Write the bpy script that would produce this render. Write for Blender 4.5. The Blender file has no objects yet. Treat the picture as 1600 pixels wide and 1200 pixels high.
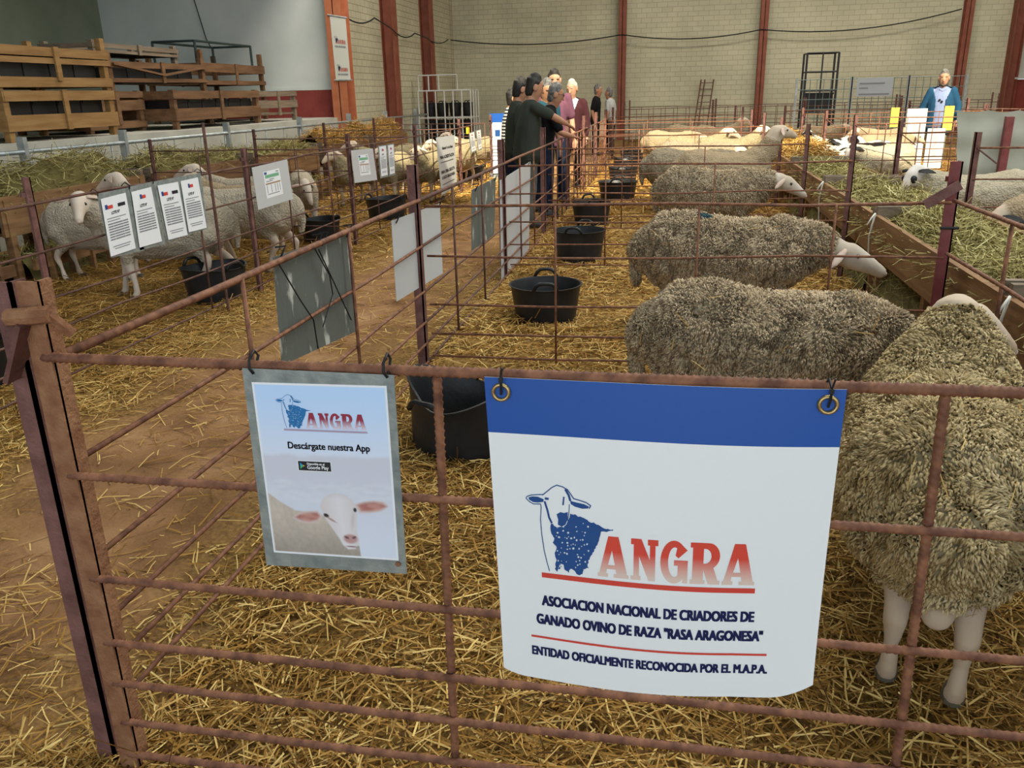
import bpy, bmesh, math, random
import numpy as np
from mathutils import Vector, Matrix, noise
random.seed(7); RNG = np.random.default_rng(11)
PI = math.pi
SC = bpy.context.scene
COL = SC.collection

# ---------------------------------------------------------------- camera
F_PX = 1306.2
PITCH, YAW, ROLL, CAMH = math.radians(19.143), math.radians(10.867), math.radians(1.395), 1.566
_f = Vector((-math.sin(YAW)*math.cos(PITCH), math.cos(YAW)*math.cos(PITCH), -math.sin(PITCH)))
_r = Vector((math.cos(YAW), math.sin(YAW), 0)); _u = _r.cross(_f)
_c, _s = math.cos(ROLL), math.sin(ROLL)
CR, CU = _c*_r - _s*_u, _s*_r + _c*_u
cam_d = bpy.data.cameras.new('camera'); cam = bpy.data.objects.new('camera', cam_d); COL.objects.link(cam)
m = Matrix((CR, CU, -_f)).transposed().to_4x4(); m.translation = (0, 0, CAMH)
cam.matrix_world = m
cam_d.sensor_width = 36; cam_d.lens = F_PX/1600*36; cam_d.clip_start = .05; cam_d.clip_end = 200
SC.camera = cam
# ---------------------------------------------------------------- view, sky, sun, added fill lamps under the roof
SC.view_settings.view_transform = 'Standard'; SC.view_settings.look = 'None'
SC.view_settings.gamma = 1; SC.view_settings.use_curve_mapping = False
SC.view_settings.exposure = 0.55
SC.cycles.use_denoising = True
SC.cycles.max_bounces = 6; SC.cycles.diffuse_bounces = 4; SC.cycles.glossy_bounces = 2
SC.cycles.sample_clamp_indirect = 6
W = bpy.data.worlds.new('sky'); SC.world = W; W.use_nodes = True
bg = W.node_tree.nodes['Background']; bg.inputs[0].default_value = (.78, .9, 1.0, 1); bg.inputs[1].default_value = 1.6
SUN_DIR = Vector((-.22, .76, -.62)).normalized()
sd = bpy.data.lights.new('sun', 'SUN'); sd.energy = 6.5; sd.angle = math.radians(.6); sd.color = (1, .9, .66)
so = bpy.data.objects.new('sun', sd); COL.objects.link(so); so.rotation_euler = SUN_DIR.to_track_quat('-Z', 'Y').to_euler()
ROOF = 8.5
def roof_fill(x, y, sx, sy, e, col=(1, .95, .84)):  # added fill lamp under the unseen roof, not a real skylight
    d = bpy.data.lights.new('roof_fill', 'AREA'); d.shape = 'RECTANGLE'; d.size = sx; d.size_y = sy; d.energy = e; d.color = col
    o = bpy.data.objects.new('roof_fill', d); COL.objects.link(o); o.location = (x, y, ROOF-.05)
roof_fill(3.5, 4.5, 9, 1.6, 300)
roof_fill(3.8, 12.0, 9, 1.6, 330)
roof_fill(4.5, 22.5, 10, 1.6, 600)
roof_fill(-5.4, 15.5, 1.6, 4, 380)  # extra fill, added to brighten the recess wall by the orange column

# ---------------------------------------------------------------- helpers
def V(*a): return Vector(a)
def ray(x, y): return CR*((x-800)/F_PX) - CU*((y-600)/F_PX) + _f
def G(x, y, z=0.0):
    d = ray(x, y); return V(0, 0, CAMH) + d*((z-CAMH)/d.z)
def PY(x, y, Y):
    d = ray(x, y); return V(0, 0, CAMH) + d*(Y/d.y)
def PX(x, y, X):
    d = ray(x, y); return V(0, 0, CAMH) + d*(X/d.x)

def mat(name, col, rough=.8, col2=None, scale=8., bump=0., bscale=40., metal=0., detail=4., ramp=(.35, .65), spec=.3, stretch=None):
    m = bpy.data.materials.new(name); m.use_nodes = True; nt = m.node_tree; b = nt.nodes['Principled BSDF']
    b.inputs['Base Color'].default_value = (*col, 1); b.inputs['Roughness'].default_value = rough
    b.inputs['Metallic'].default_value = metal; b.inputs['Specular IOR Level'].default_value = spec
    tc = nt.nodes.new('ShaderNodeTexCoord'); src = tc.outputs['Object']
    if stretch:
        mp = nt.nodes.new('ShaderNodeMapping'); mp.inputs['Scale'].default_value = stretch; nt.links.new(src, mp.inputs[0]); src = mp.outputs[0]
    if col2:
        n = nt.nodes.new('ShaderNodeTexNoise'); n.inputs['Scale'].default_value = scale; n.inputs['Detail'].default_value = detail
        nt.links.new(src, n.inputs['Vector'])
        r = nt.nodes.new('ShaderNodeValToRGB'); r.color_ramp.elements[0].position, r.color_ramp.elements[1].position = ramp
        r.color_ramp.elements[0].color = (*col, 1); r.color_ramp.elements[1].color = (*col2, 1)
        nt.links.new(n.outputs['Fac'], r.inputs[0]); nt.links.new(r.outputs[0], b.inputs['Base Color'])
    if bump:
        n2 = nt.nodes.new('ShaderNodeTexNoise'); n2.inputs['Scale'].default_value = bscale; n2.inputs['Detail'].default_value = 3
        nt.links.new(src, n2.inputs['Vector'])
        bp = nt.nodes.new('ShaderNodeBump'); bp.inputs['Strength'].default_value = bump; bp.inputs['Distance'].default_value = .01
        nt.links.new(n2.outputs['Fac'], bp.inputs['Height']); nt.links.new(bp.outputs[0], b.inputs['Normal'])
    return m
def mat_attr(name, c0, c1, c2=None, rough=.85, attr='tint', trans=0.):
    """colour ramp driven by a per-piece random attribute (one straw, one lock of wool)"""
    m = bpy.data.materials.new(name); m.use_nodes = True; nt = m.node_tree; b = nt.nodes['Principled BSDF']
    a = nt.nodes.new('ShaderNodeAttribute'); a.attribute_name = attr
    r = nt.nodes.new('ShaderNodeValToRGB'); e = r.color_ramp.elements
    e[0].color = (*c0, 1); e[1].color = (*(c2 or c1), 1)
    if c2: k = e.new(.5); k.color = (*c1, 1)
    nt.links.new(a.outputs['Fac'], r.inputs[0]); nt.links.new(r.outputs[0], b.inputs['Base Color'])
    b.inputs['Roughness'].default_value = rough; b.inputs['Specular IOR Level'].default_value = .25
    return m
def mat_vcol(name, rough=.5, spec=.4):
    m = bpy.data.materials.new(name); m.use_nodes = True; nt = m.node_tree; b = nt.nodes['Principled BSDF']
    a = nt.nodes.new('ShaderNodeAttribute'); a.attribute_name = 'print'
    nt.links.new(a.outputs['Color'], b.inputs['Base Color']); b.inputs['Roughness'].default_value = rough; b.inputs['Specular IOR Level'].default_value = spec
    return m

ORIG = {}
def base(o):
    while o and o.name not in ORIG: o = o.parent
    return ORIG[o.name] if o else V(0, 0, 0)
def tag(o, label=None, cat=None, group=None, kind=None):
    if label: o['label'] = label
    if cat: o['category'] = cat
    if group: o['group'] = group
    if kind: o['kind'] = kind
    return o
def thing(name, label, cat, loc=(0, 0, 0), rz=0., group=None, local=False):
    """Empty at the foot of a thing.  Its parts are given in world coordinates, or, with local, in its own"""
    o = bpy.data.objects.new(name, None); COL.objects.link(o); o.location = loc; o.rotation_euler = (0, 0, rz)
    o.empty_display_size = .1
    ORIG[o.name] = V(0, 0, 0) if local else V(*loc)
    return tag(o, label, cat, group)
def link_mesh(name, me, mats, parent=None, smooth=True):
    if not isinstance(mats, (list, tuple)): mats = [mats]
    if not len(me.materials):
        for q in mats: me.materials.append(q)
    o = bpy.data.objects.new(name, me); COL.objects.link(o)
    if parent is not None:
        o.parent = parent; b = base(parent)
        if b.length > 0: me.transform(Matrix.Translation(-b))
    if smooth: me.shade_smooth()
    return o
class MB:
    def __init__(s): s.v = []; s.f = []; s.mi = []
    def add(s, vs, fs, mi=0):
        k = len(s.v); s.v += [tuple(p) for p in vs]; s.f += [tuple(i+k for i in f) for f in fs]; s.mi += [mi]*len(fs); return s
    def box(s, c, d, rz=0., M=None, mi=0):
        c = V(*c); h = [x/2 for x in d]; R = M or Matrix.Rotation(rz, 3, 'Z')
        vs = [c + R @ V(h[0]*i, h[1]*j, h[2]*k) for i in (-1, 1) for j in (-1, 1) for k in (-1, 1)]
        return s.add(vs, [(0, 1, 3, 2), (4, 6, 7, 5), (0, 4, 5, 1), (2, 3, 7, 6), (0, 2, 6, 4), (1, 5, 7, 3)], mi)
    def bar(s, p, q, w, h, up=(0, 0, 1), mi=0):
        p, q = V(*p), V(*q); t = (q-p); L = t.length; t.normalize(); a = t.cross(V(*up))
        if a.length < 1e-4: a = t.cross(V(1, 0, 0))
        a.normalize(); b = a.cross(t)
        return s.box((p+q)/2, (L, w, h), M=Matrix((t, a, b)).transposed(), mi=mi)
    def tube(s, pts, r, n=6, cap=True, mi=0, closed=False):
        pts = [V(*p) for p in pts]; N = len(pts); rr = r if isinstance(r, (list, tuple)) else [r]*N
        ref = None; rings = []
        for i, p in enumerate(pts):
            if closed: t = pts[(i+1) % N]-pts[i-1]
            else: t = pts[min(i+1, N-1)]-pts[max(i-1, 0)]
            t.normalize()
            if ref is None:
                ref = t.cross(V(0, 0, 1));
                if ref.length < .05: ref = t.cross(V(1, 0, 0))
            a = (ref - t*ref.dot(t)).normalized(); ref = a; b = t.cross(a)
            q = rr[i]; ra, rb = q if isinstance(q, tuple) else (q, q)
            rings.append([p + a*(ra*math.cos(2*PI*k/n)) + b*(rb*math.sin(2*PI*k/n)) for k in range(n)])
        return s.loft(rings, cap, mi, closed)
    def loft(s, rings, cap=True, mi=0, closed=False):
        n = len(rings[0]); N = len(rings); vs = [p for r in rings for p in r]; fs = []
        for i in range(N if closed else N-1):
            j = (i+1) % N
            for k in range(n): fs.append((i*n+k, i*n+(k+1) % n, j*n+(k+1) % n, j*n+k))
        if cap and not closed: fs.append(tuple(reversed(range(n)))); fs.append(tuple((N-1)*n+k for k in range(n)))
        return s.add(vs, fs, mi)
    def ball(s, c, r, n=10, mi=0, sc=(1, 1, 1)):
        c = V(*c); k = n//2+1
        return s.loft([[c + V(sc[0]*r*max(.02, math.sin(PI*i/k))*math.cos(2*PI*j/n), sc[1]*r*max(.02, math.sin(PI*i/k))*math.sin(2*PI*j/n), -sc[2]*r*math.cos(PI*i/k)) for j in range(n)] for i in range(k+1)], True, mi)
    def lathe(s, prof, c=(0, 0, 0), n=24, sx=1., sy=1., mi=0, cap=False):
        return s.loft([[V(c[0]+sx*r*math.cos(2*PI*k/n), c[1]+sy*r*math.sin(2*PI*k/n), c[2]+z) for k in range(n)] for r, z in prof], cap, mi)
    def mesh(s, name):
        me = bpy.data.meshes.new(name); me.from_pydata([tuple(v) for v in s.v], [], s.f); me.polygons.foreach_set('material_index', s.mi); me.update(); return me
    def build(s, name, mats, parent=None, smooth=False, auto=True):
        me = s.mesh(name); o = link_mesh(name, me, mats, parent, smooth)
        if smooth and auto:
            try: me.set_sharp_from_angle(angle=math.radians(40))
            except Exception: pass
        return o
def top(mb, name, mats, label, cat, group=None, kind=None, smooth=False):
    """a thing that is one mesh; its origin goes to its foot"""
    vs = np.array(mb.v); c = V(*((vs.min(0)+vs.max(0))/2)); c.z = vs[:, 2].min()
    o = mb.build(name, mats, None, smooth); o.data.transform(Matrix.Translation(-c)); o.location = c
    return tag(o, label, cat, group, kind)
def structure(mb, name, mats, parent=None):
    o = mb.build(name, mats, parent)
    if parent is None: o['kind'] = 'structure'
    return o
def np_mesh(name, v, faces4=None, faces3=None, tint=None):
    me = bpy.data.meshes.new(name); f = []
    if faces4 is not None: f.append((faces4, 4))
    if faces3 is not None: f.append((faces3, 3))
    me.vertices.add(len(v)); me.vertices.foreach_set('co', v.astype(np.float32).ravel())
    lv = np.concatenate([a.ravel() for a, _ in f]).astype(np.int32); cnt = np.concatenate([np.full(len(a), k) for a, k in f]).astype(np.int32)
    me.loops.add(len(lv)); me.loops.foreach_set('vertex_index', lv)
    me.polygons.add(len(cnt)); me.polygons.foreach_set('loop_start', np.concatenate([[0], np.cumsum(cnt)[:-1]]).astype(np.int32)); me.polygons.foreach_set('loop_total', cnt)
    me.update(calc_edges=True)
    if tint is not None:
        a = me.attributes.new('tint', 'FLOAT', 'POINT'); a.data.foreach_set('value', tint.astype(np.float32))
    me.validate(); return me
def blades(P, D, L, Wd, bend, tint, up=None):
    """ribbons of straw: P centre, D direction, L length, Wd width; two quads each, kinked by bend"""
    n = len(P); D = D/np.linalg.norm(D, axis=1, keepdims=True)
    U = RNG.normal(size=(n, 3))*.5; U[:, 2] += 1.
    S = np.cross(D, U); S /= np.linalg.norm(S, axis=1, keepdims=True)+1e-9; Nn = np.cross(S, D)
    h = L[:, None]/2; w = Wd[:, None]/2
    a = P-D*h; c = P+D*h+Nn*bend[:, None]*0; b = P+Nn*(bend*L)[:, None]
    v = np.stack([a-S*w, a+S*w, b-S*w, b+S*w, c-S*w, c+S*w], 1).reshape(-1, 3)
    k = np.arange(n)[:, None]*6
    f = np.concatenate([k+np.array([[0, 1, 3, 2]]), k+np.array([[2, 3, 5, 4]])])
    return v, f, np.repeat(tint, 6)
def to_mesh_obj(mb, mods):
    """run modifiers on a scratch object and return the finished mesh"""
    me = mb.mesh('scratch'); o = bpy.data.objects.new('scratch', me); COL.objects.link(o); mods(o)
    dg = bpy.context.evaluated_depsgraph_get(); dg.update()
    out = bpy.data.meshes.new_from_object(o.evaluated_get(dg)); bpy.data.objects.remove(o); bpy.data.meshes.remove(me)
    return out
def capped(pts, rad):
    """round both ends of a limb"""
    pts = [V(*p) for p in pts]; rad = [q if isinstance(q, tuple) else (q, q) for q in rad]
    def end(p, q, r, fl):
        t = (p-q).normalized(); rm = min(r)
        e = [(p+t*rm*.95, (r[0]*.3, r[1]*.3)), (p+t*rm*.6, (r[0]*.8, r[1]*.8))]
        return e if fl else e[::-1]
    A = end(pts[0], pts[1], rad[0], True); B = end(pts[-1], pts[-2], rad[-1], False)
    return [a[0] for a in A]+pts+[b[0] for b in B], [a[1] for a in A]+rad+[b[1] for b in B]
def blob(limbs, voxel, smooth=6, fac=.5):
    mb = MB()
    for pts, rad in limbs:
        p, r = capped(pts, rad); mb.tube(p, r, 14)
    def mods(o):
        q = o.modifiers.new('r', 'REMESH'); q.mode = 'VOXEL'; q.voxel_size = voxel
        q = o.modifiers.new('s', 'SMOOTH'); q.factor = fac; q.iterations = smooth
    return to_mesh_obj(mb, mods)
def verts_np(me):
    a = np.empty(len(me.vertices)*3, np.float32); me.vertices.foreach_get('co', a); return a.reshape(-1, 3).astype(float)
def normals_np(me):
    a = np.empty(len(me.vertices)*3, np.float32); me.vertices.foreach_get('normal', a); return a.reshape(-1, 3).astype(float)
def seg_dist(P, a, b, ra, rb):
    a, b = np.array(a), np.array(b); d = b-a; t = np.clip(((P-a)@d)/(d@d+1e-9), 0, 1)
    return np.linalg.norm(P-(a+t[:, None]*d), axis=1)-(ra+(rb-ra)*t)
def copy_tree(o, parent=None):
    c = o.copy(); COL.objects.link(c)
    if parent is not None: c.parent = parent
    for ch in list(o.children): copy_tree(ch, c)
    return c

# ---------------------------------------------------------------- materials
RUST = mat('rust_red_steel', (.115, .045, .026), .65, (.265, .115, .06), 26, .15, 90)
RUST_DARK = mat('rust_brown_steel', (.085, .042, .032), .72, (.17, .085, .06), 10, .5, 90, metal=.1)
RUST_ORANGE = mat('rust_orange_steel', (.20, .085, .04), .8, (.30, .15, .075), 18, .6, 80)
RUST_POST = mat('rust_purple_steel', (.115, .05, .042), .65, (.20, .095, .08), 14, .4, 80, metal=.1)
RED_PAINT = mat('red_painted_steel', (.17, .035, .035), .5, (.22, .06, .055), 10, .2, 60)
GALV = mat('galvanised_steel', (.32, .35, .35), .45, (.46, .49, .48), 10, .15, 50, metal=.5)
ZINC = mat('weathered_zinc', (.20, .235, .23), .55, (.32, .35, .33), 22, .25, 60, metal=.35)
ZINC_OLD = mat('stained_zinc', (.13, .145, .13), .6, (.52, .53, .48), 13, .25, 40, metal=.15, ramp=(.60, .68), stretch=(1, 1, .45))
WHITE_BOARD = mat('grey_white_board', (.50, .51, .51), .55)
PAPER = mat('white_paper', (.80, .82, .84), .5)
INK = mat('black_ink', (.02, .02, .025), .6)
INK_GREY = mat('grey_ink', (.22, .23, .25), .6)
INK_GREEN = mat('green_ink', (.18, .42, .26), .6)
INK_ORANGE = mat('orange_ink', (.35, .2, .1), .6)
INK_RED = mat('red_ink', (.62, .06, .04), .5)
INK_BLUE = mat('blue_ink', (.015, .07, .24), .5)
NAVY = mat('navy_ink', (.008, .012, .075), .5)
BLACK_PLASTIC = mat('black_plastic', (.012, .012, .013), .45, (.02, .02, .021), 6)
RUBBER = mat('black_rubber', (.010, .011, .012), .42, (.022, .022, .024), 7, .15, 50)
WOOD = mat('pine_board', (.17, .085, .035), .75, (.27, .15, .065), 5, .25, 30, stretch=(1, .25, 4))
WOOD_OLD = mat('grey_timber', (.16, .12, .085), .8, (.25, .19, .13), 5, .3, 30, stretch=(1, .3, 4))
CRATE = mat('crate_wood', (.24, .125, .04), .75, (.33, .19, .07), 4, .25, 25, stretch=(2, .4, 4))
CRATE_DARK = mat('crate_wood_dark', (.13, .065, .03), .75, (.20, .105, .05), 4, .25, 25, stretch=(2, .4, 4))
ROPE = mat('white_rope', (.62, .6, .52), .8)
GREEN_STEEL = mat('dark_green_steel', (.03, .05, .045), .5)
BLACK_STEEL = mat('black_steel', (.018, .018, .02), .5)
HOOF = mat('hoof_horn', (.10, .085, .06), .6)
EYE = mat('eye_dark', (.008, .006, .005), .15, spec=.6)
BRASS = mat('brass_eyelet', (.5, .36, .16), .35, metal=.9)
STRAW = mat_attr('straw', (.075, .034, .007), (.38, .195, .037), (.80, .58, .21))
HAY = mat_attr('hay', (.07, .056, .014), (.31, .255, .085), (.60, .55, .26))
# ---------------------------------------------------------------- the hall
def ground(x, y):
    t = np.clip((3.6-y)/2.0, 0, 1); t = t*t*(3-2*t); return -.13*t
def block_mat(name, c1, c2, mortar, axis, bw=.33, bh=.152):
    m = bpy.data.materials.new(name); m.use_nodes = True; nt = m.node_tree; b = nt.nodes['Principled BSDF']
    tc = nt.nodes.new('ShaderNodeTexCoord'); sp = nt.nodes.new('ShaderNodeSeparateXYZ'); cb = nt.nodes.new('ShaderNodeCombineXYZ')
    nt.links.new(tc.outputs['Object'], sp.inputs[0]); nt.links.new(sp.outputs[axis], cb.inputs[0]); nt.links.new(sp.outputs[2], cb.inputs[1])
    k = nt.nodes.new('ShaderNodeTexBrick'); nt.links.new(cb.outputs[0], k.inputs['Vector'])
    k.inputs['Scale'].default_value = 1; k.inputs['Mortar Size'].default_value = .008; k.inputs['Mortar Smooth'].default_value = .3
    k.inputs['Brick Width'].default_value = bw; k.inputs['Row Height'].default_value = bh
    k.inputs['Color1'].default_value = (*c1, 1); k.inputs['Color2'].default_value = (*c2, 1); k.inputs['Mortar'].default_value = (*mortar, 1)
    n = nt.nodes.new('ShaderNodeTexNoise'); n.inputs['Scale'].default_value = .6; n.inputs['Detail'].default_value = 5; nt.links.new(tc.outputs['Object'], n.inputs[0])
    r = nt.nodes.new('ShaderNodeMapRange'); r.inputs[1].default_value = .3; r.inputs[2].default_value = .7; r.inputs[3].default_value = .8; r.inputs[4].default_value = 1.08
    nt.links.new(n.outputs[0], r.inputs[0])
    mx = nt.nodes.new('ShaderNodeMix'); mx.data_type = 'RGBA'; mx.blend_type = 'MULTIPLY'; mx.inputs[0].default_value = 1
    nt.links.new(k.outputs['Color'], mx.inputs[6]); nt.links.new(r.outputs[0], mx.inputs[7]); nt.links.new(mx.outputs[2], b.inputs['Base Color'])
    bp = nt.nodes.new('ShaderNodeBump'); bp.inputs['Strength'].default_value = .5; bp.inputs['Distance'].default_value = .02; bp.invert = True
    nt.links.new(k.outputs['Fac'], bp.inputs['Height']); nt.links.new(bp.outputs[0], b.inputs['Normal']); b.inputs['Roughness'].default_value = .9
    return m
BLOCK_X = block_mat('cream_blocks', (.53, .50, .355), (.49, .46, .325), (.38, .36, .25), 0)
BLOCK_Y = block_mat('cream_blocks_side', (.53, .50, .355), (.48, .45, .32), (.30, .26, .17), 1)
WHITE_WALL = mat('white_plaster', (.60, .64, .60), .8, (.68, .71, .67), 1.2)
RED_WALL = mat('red_dado', (.22, .04, .032), .8, (.27, .055, .045), 3)
CONCRETE = mat('pale_concrete', (.38, .37, .31), .85, (.50, .48, .41), 1.6, .2, 30, detail=8)
ROOF_MAT = mat('roof_sheet', (.30, .31, .30), .7)
COLUMN_RED = mat('red_oxide_column', (.19, .052, .03), .6, (.24, .075, .045), 4)
COLUMN_ORANGE = mat('orange_red_column', (.40, .125, .055), .6, (.46, .16, .075), 4)

def floor_mat():
    m = bpy.data.materials.new('dirt_and_chaff'); m.use_nodes = True; nt = m.node_tree; b = nt.nodes['Principled BSDF']; b.inputs['Roughness'].default_value = .95
    b.inputs['Specular IOR Level'].default_value = .1
    tc = nt.nodes.new('ShaderNodeTexCoord'); L = nt.links.new
    def noise_(s, d=6): n = nt.nodes.new('ShaderNodeTexNoise'); n.inputs['Scale'].default_value = s; n.inputs['Detail'].default_value = d; L(tc.outputs['Object'], n.inputs[0]); return n.outputs[0]
    def ramp(src, *st):
        r = nt.nodes.new('ShaderNodeValToRGB'); e = r.color_ramp.elements
        while len(e) < len(st): e.new(.5)
        for k, (p, c) in zip(e, st): k.position = p; k.color = (*c, 1)
        L(src, r.inputs[0]); return r.outputs[0]
    dirt = ramp(noise_(3, 10), (.3, (.17, .085, .038)), (.55, (.31, .165, .075)), (.75, (.42, .25, .125)))
    chaff = ramp(noise_(55, 8), (.3, (.09, .045, .012)), (.5, (.21, .12, .033)), (.7, (.36, .23, .07)))
    sp = nt.nodes.new('ShaderNodeSeparateXYZ'); L(tc.outputs['Object'], sp.inputs[0])
    # bare trodden strip down the aisle between the two lines of pens
    d = nt.nodes.new('ShaderNodeMath'); d.operation = 'SUBTRACT'; d.inputs[1].default_value = -2.25; L(sp.outputs[0], d.inputs[0])
    ab = nt.nodes.new('ShaderNodeMath'); ab.operation = 'ABSOLUTE'; L(d.outputs[0], ab.inputs[0])
    nz = nt.nodes.new('ShaderNodeMath'); nz.operation = 'MULTIPLY_ADD'; nz.inputs[1].default_value = 1.6; L(noise_(1.3), nz.inputs[0]); L(ab.outputs[0], nz.inputs[2])
    mr = nt.nodes.new('ShaderNodeMapRange'); mr.inputs[1].default_value = 1.0; mr.inputs[2].default_value = 1.7; L(nz.outputs[0], mr.inputs[0])
    mx = nt.nodes.new('ShaderNodeMix'); mx.data_type = 'RGBA'; L(mr.outputs[0], mx.inputs[0]); L(dirt, mx.inputs[6]); L(chaff, mx.inputs[7]); L(mx.outputs[2], b.inputs['Base Color'])
    bp = nt.nodes.new('ShaderNodeBump'); bp.inputs['Strength'].default_value = .7; bp.inputs['Distance'].default_value = .015; L(noise_(40), bp.inputs['Height']); L(bp.outputs[0], b.inputs['Normal'])
    return m
mb = MB()
xs = np.linspace(-8, 11, 60); ys = np.concatenate([np.linspace(-6, .5, 8), np.linspace(.8, 6, 60), np.linspace(6.5, 30.4, 50)])
nx = len(xs)
for y in ys:
    for x in xs: mb.v.append((x, y, float(ground(x, y)) + .012*noise.noise(V(x*2.2, y*2.2, 0))))
for j in range(len(ys)-1):
    for i in range(nx-1): mb.f.append((j*nx+i, j*nx+i+1, (j+1)*nx+i+1, (j+1)*nx+i)); mb.mi.append(0)
structure(mb, 'floor', floor_mat())
structure(MB().box((1.4, 30.15, ROOF/2), (17.9, .3, ROOF)), 'wall_back', BLOCK_X)
structure(MB().box((-7.66, 24.7, ROOF/2), (.28, 10.6, ROOF)), 'wall_left', BLOCK_Y)
structure(MB().box((10.45, 24.5, .75), (.3, 11.0, 1.75)).box((10.45, -.5, .75), (.3, 39, 1.75)), 'wall_right', RED_WALL)
structure(MB().box((10.47, 12.5, 5.07), (.3, 35, 6.86)), 'wall_right_upper', WHITE_WALL)
# loading dock recess
structure(MB().box((-10.5, 7.3, .575), (6.1, 24, 1.15)), 'floor_dock', CONCRETE)
structure(MB().box((-10.5, 19.45, 4.65), (6.25, .3, 5.9)), 'wall_recess', WHITE_WALL)
structure(MB().box((-10.5, 19.27, 1.45), (5.95, .06, .6)), 'wall_recess_dado', RED_WALL)
structure(MB().box((-10.5, -4.6, 2.8), (6.1, .3, 5.6)), 'wall_dock_light_block', WHITE_WALL)  # unseen wall, added to keep front light out of the recess
structure(MB().box((-13.5, 7.3, 3.8), (.3, 24, 7.6)), 'wall_recess_side', mat('shaded_green_grey_wall', (.20, .235, .17), .85, (.25, .28, .21), 1))  # shade of the recess put into this wall's dark green-grey colour
structure(MB().box((-10.55, 7.3, 5.6), (6.2, 24.3, .2)), 'ceiling_recess', ROOF_MAT)
# unseen roof, its opening cut to drop the sun onto the far pens
oy0 = 13.1+ROOF*SUN_DIR.y/SUN_DIR.z; oy1 = 20.2+ROOF*SUN_DIR.y/SUN_DIR.z
sx = ROOF*SUN_DIR.x/SUN_DIR.z; ox0, ox1 = -4.6+sx, 9.0+sx
mb = MB(); yA, yB, xA, xB = -13, 30.3, -7.8, 10.6
mb.box(((xA+xB)/2, (yA+oy0)/2, ROOF+.1), (xB-xA, oy0-yA, .15)); mb.box(((xA+xB)/2, (oy1+yB)/2, ROOF+.1), (xB-xA, yB-oy1, .15))
mb.box(((xA+ox0)/2, (oy0+oy1)/2, ROOF+.1), (ox0-xA, oy1-oy0, .15))
if ox1 < xB: mb.box(((ox1+xB)/2, (oy0+oy1)/2, ROOF+.1), (xB-ox1, oy1-oy0, .15))
structure(mb, 'ceiling', ROOF_MAT)
structure(MB().box((-7.66, 7.3, 7.1), (.28, 24.2, 2.8)), 'wall_left_upper', WHITE_WALL)

def column(p, along, m, label, w=.36, d=.30, n=[0]):
    """steel I column; along = direction the flanges face"""
    mb = MB(); x, y = p
    if along == 'y':
        mb.box((x, y-d/2+.01, ROOF/2), (w, .02, ROOF)).box((x, y+d/2-.01, ROOF/2), (w, .02, ROOF)).box((x, y, ROOF/2), (.02, d, ROOF))
    else:
        mb.box((x-d/2+.01, y, ROOF/2), (.02, w, ROOF)).box((x+d/2-.01, y, ROOF/2), (.02, w, ROOF)).box((x, y, ROOF/2), (d, .02, ROOF))
    n[0] += 1
    o = structure(mb, 'column', m); o['label'] = label
for px, lab in ((702, 'red steel column in the corner of the two block walls'), (972, 'red steel column on the back wall behind the two far men'), (1190, 'red steel column on the back wall left of the black rack'), (1503, 'red steel column on the back wall above the man in blue')):
    column((PY(px, 90, 29.83).x, 29.83), 'y', COLUMN_RED, lab, .24, .3)
column((-7.36, 22.6), 'x', COLUMN_RED, 'red steel column on the left block wall nearest the dock', .42, .32)
column((-7.36, 26.2), 'x', COLUMN_RED, 'red steel column on the left block wall behind the tub cage', .42, .32)
column((10.15, 29.78), 'x', COLUMN_RED, 'red steel column against the right wall', .42, .3)
column((-7.36, 19.0), 'y', COLUMN_ORANGE, 'orange red steel column at the end of the loading dock', .36, .5)
structure(MB().box((10.28, 28.5, 1.66), (.04, 2.4, .06)), 'trim_right', WHITE_WALL)
structure(MB().box((-10.5, 19.26, 1.77), (5.95, .04, .05)), 'trim_recess', WHITE_WALL)
# cables slung along the back wall
mb = MB()
bw = [PY(700, 62, 29.66), PY(972, 54, 29.66), PY(1190, 46, 29.66), PY(1503, 14, 29.66)]
for a, b, sg in zip(bw[:-1], bw[1:], (.22, .2, .28)):
    mb.tube([a.lerp(b, t)-V(0, 0, sg*4*t*(1-t)) for t in np.linspace(0, 1, 13)], .018, 5)
top(mb, 'wall_cable', BLACK_STEEL, 'black cable sagging between the red columns of the back wall', 'cable', smooth=True)
mb = MB()
bw = [PX(545, 30, -7.30), PX(585, 28, -7.15), PX(612, 45, -7.15), PX(648, 52, -7.15), PX(668, 60, -7.15), PX(700, 62, -7.2)]
for a, b, sg in zip(bw[:-1], bw[1:], (.1, 0, .15, 0, .12)):
    mb.tube([a.lerp(b, t)-V(0, 0, sg*4*t*(1-t)) for t in np.linspace(0, 1, 9)], .018, 5)
top(mb, 'wall_cable', BLACK_STEEL, 'black cable sagging between the columns of the left block wall', 'cable', smooth=True)
top(MB().tube([PY(297, -20, 19.25), PY(322, 60, 19.25), PY(330, 75, 19.25)], .012, 5), 'wall_cable', BLACK_STEEL, 'thin black cable hanging down the white recess wall', 'cable', smooth=True)

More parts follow.
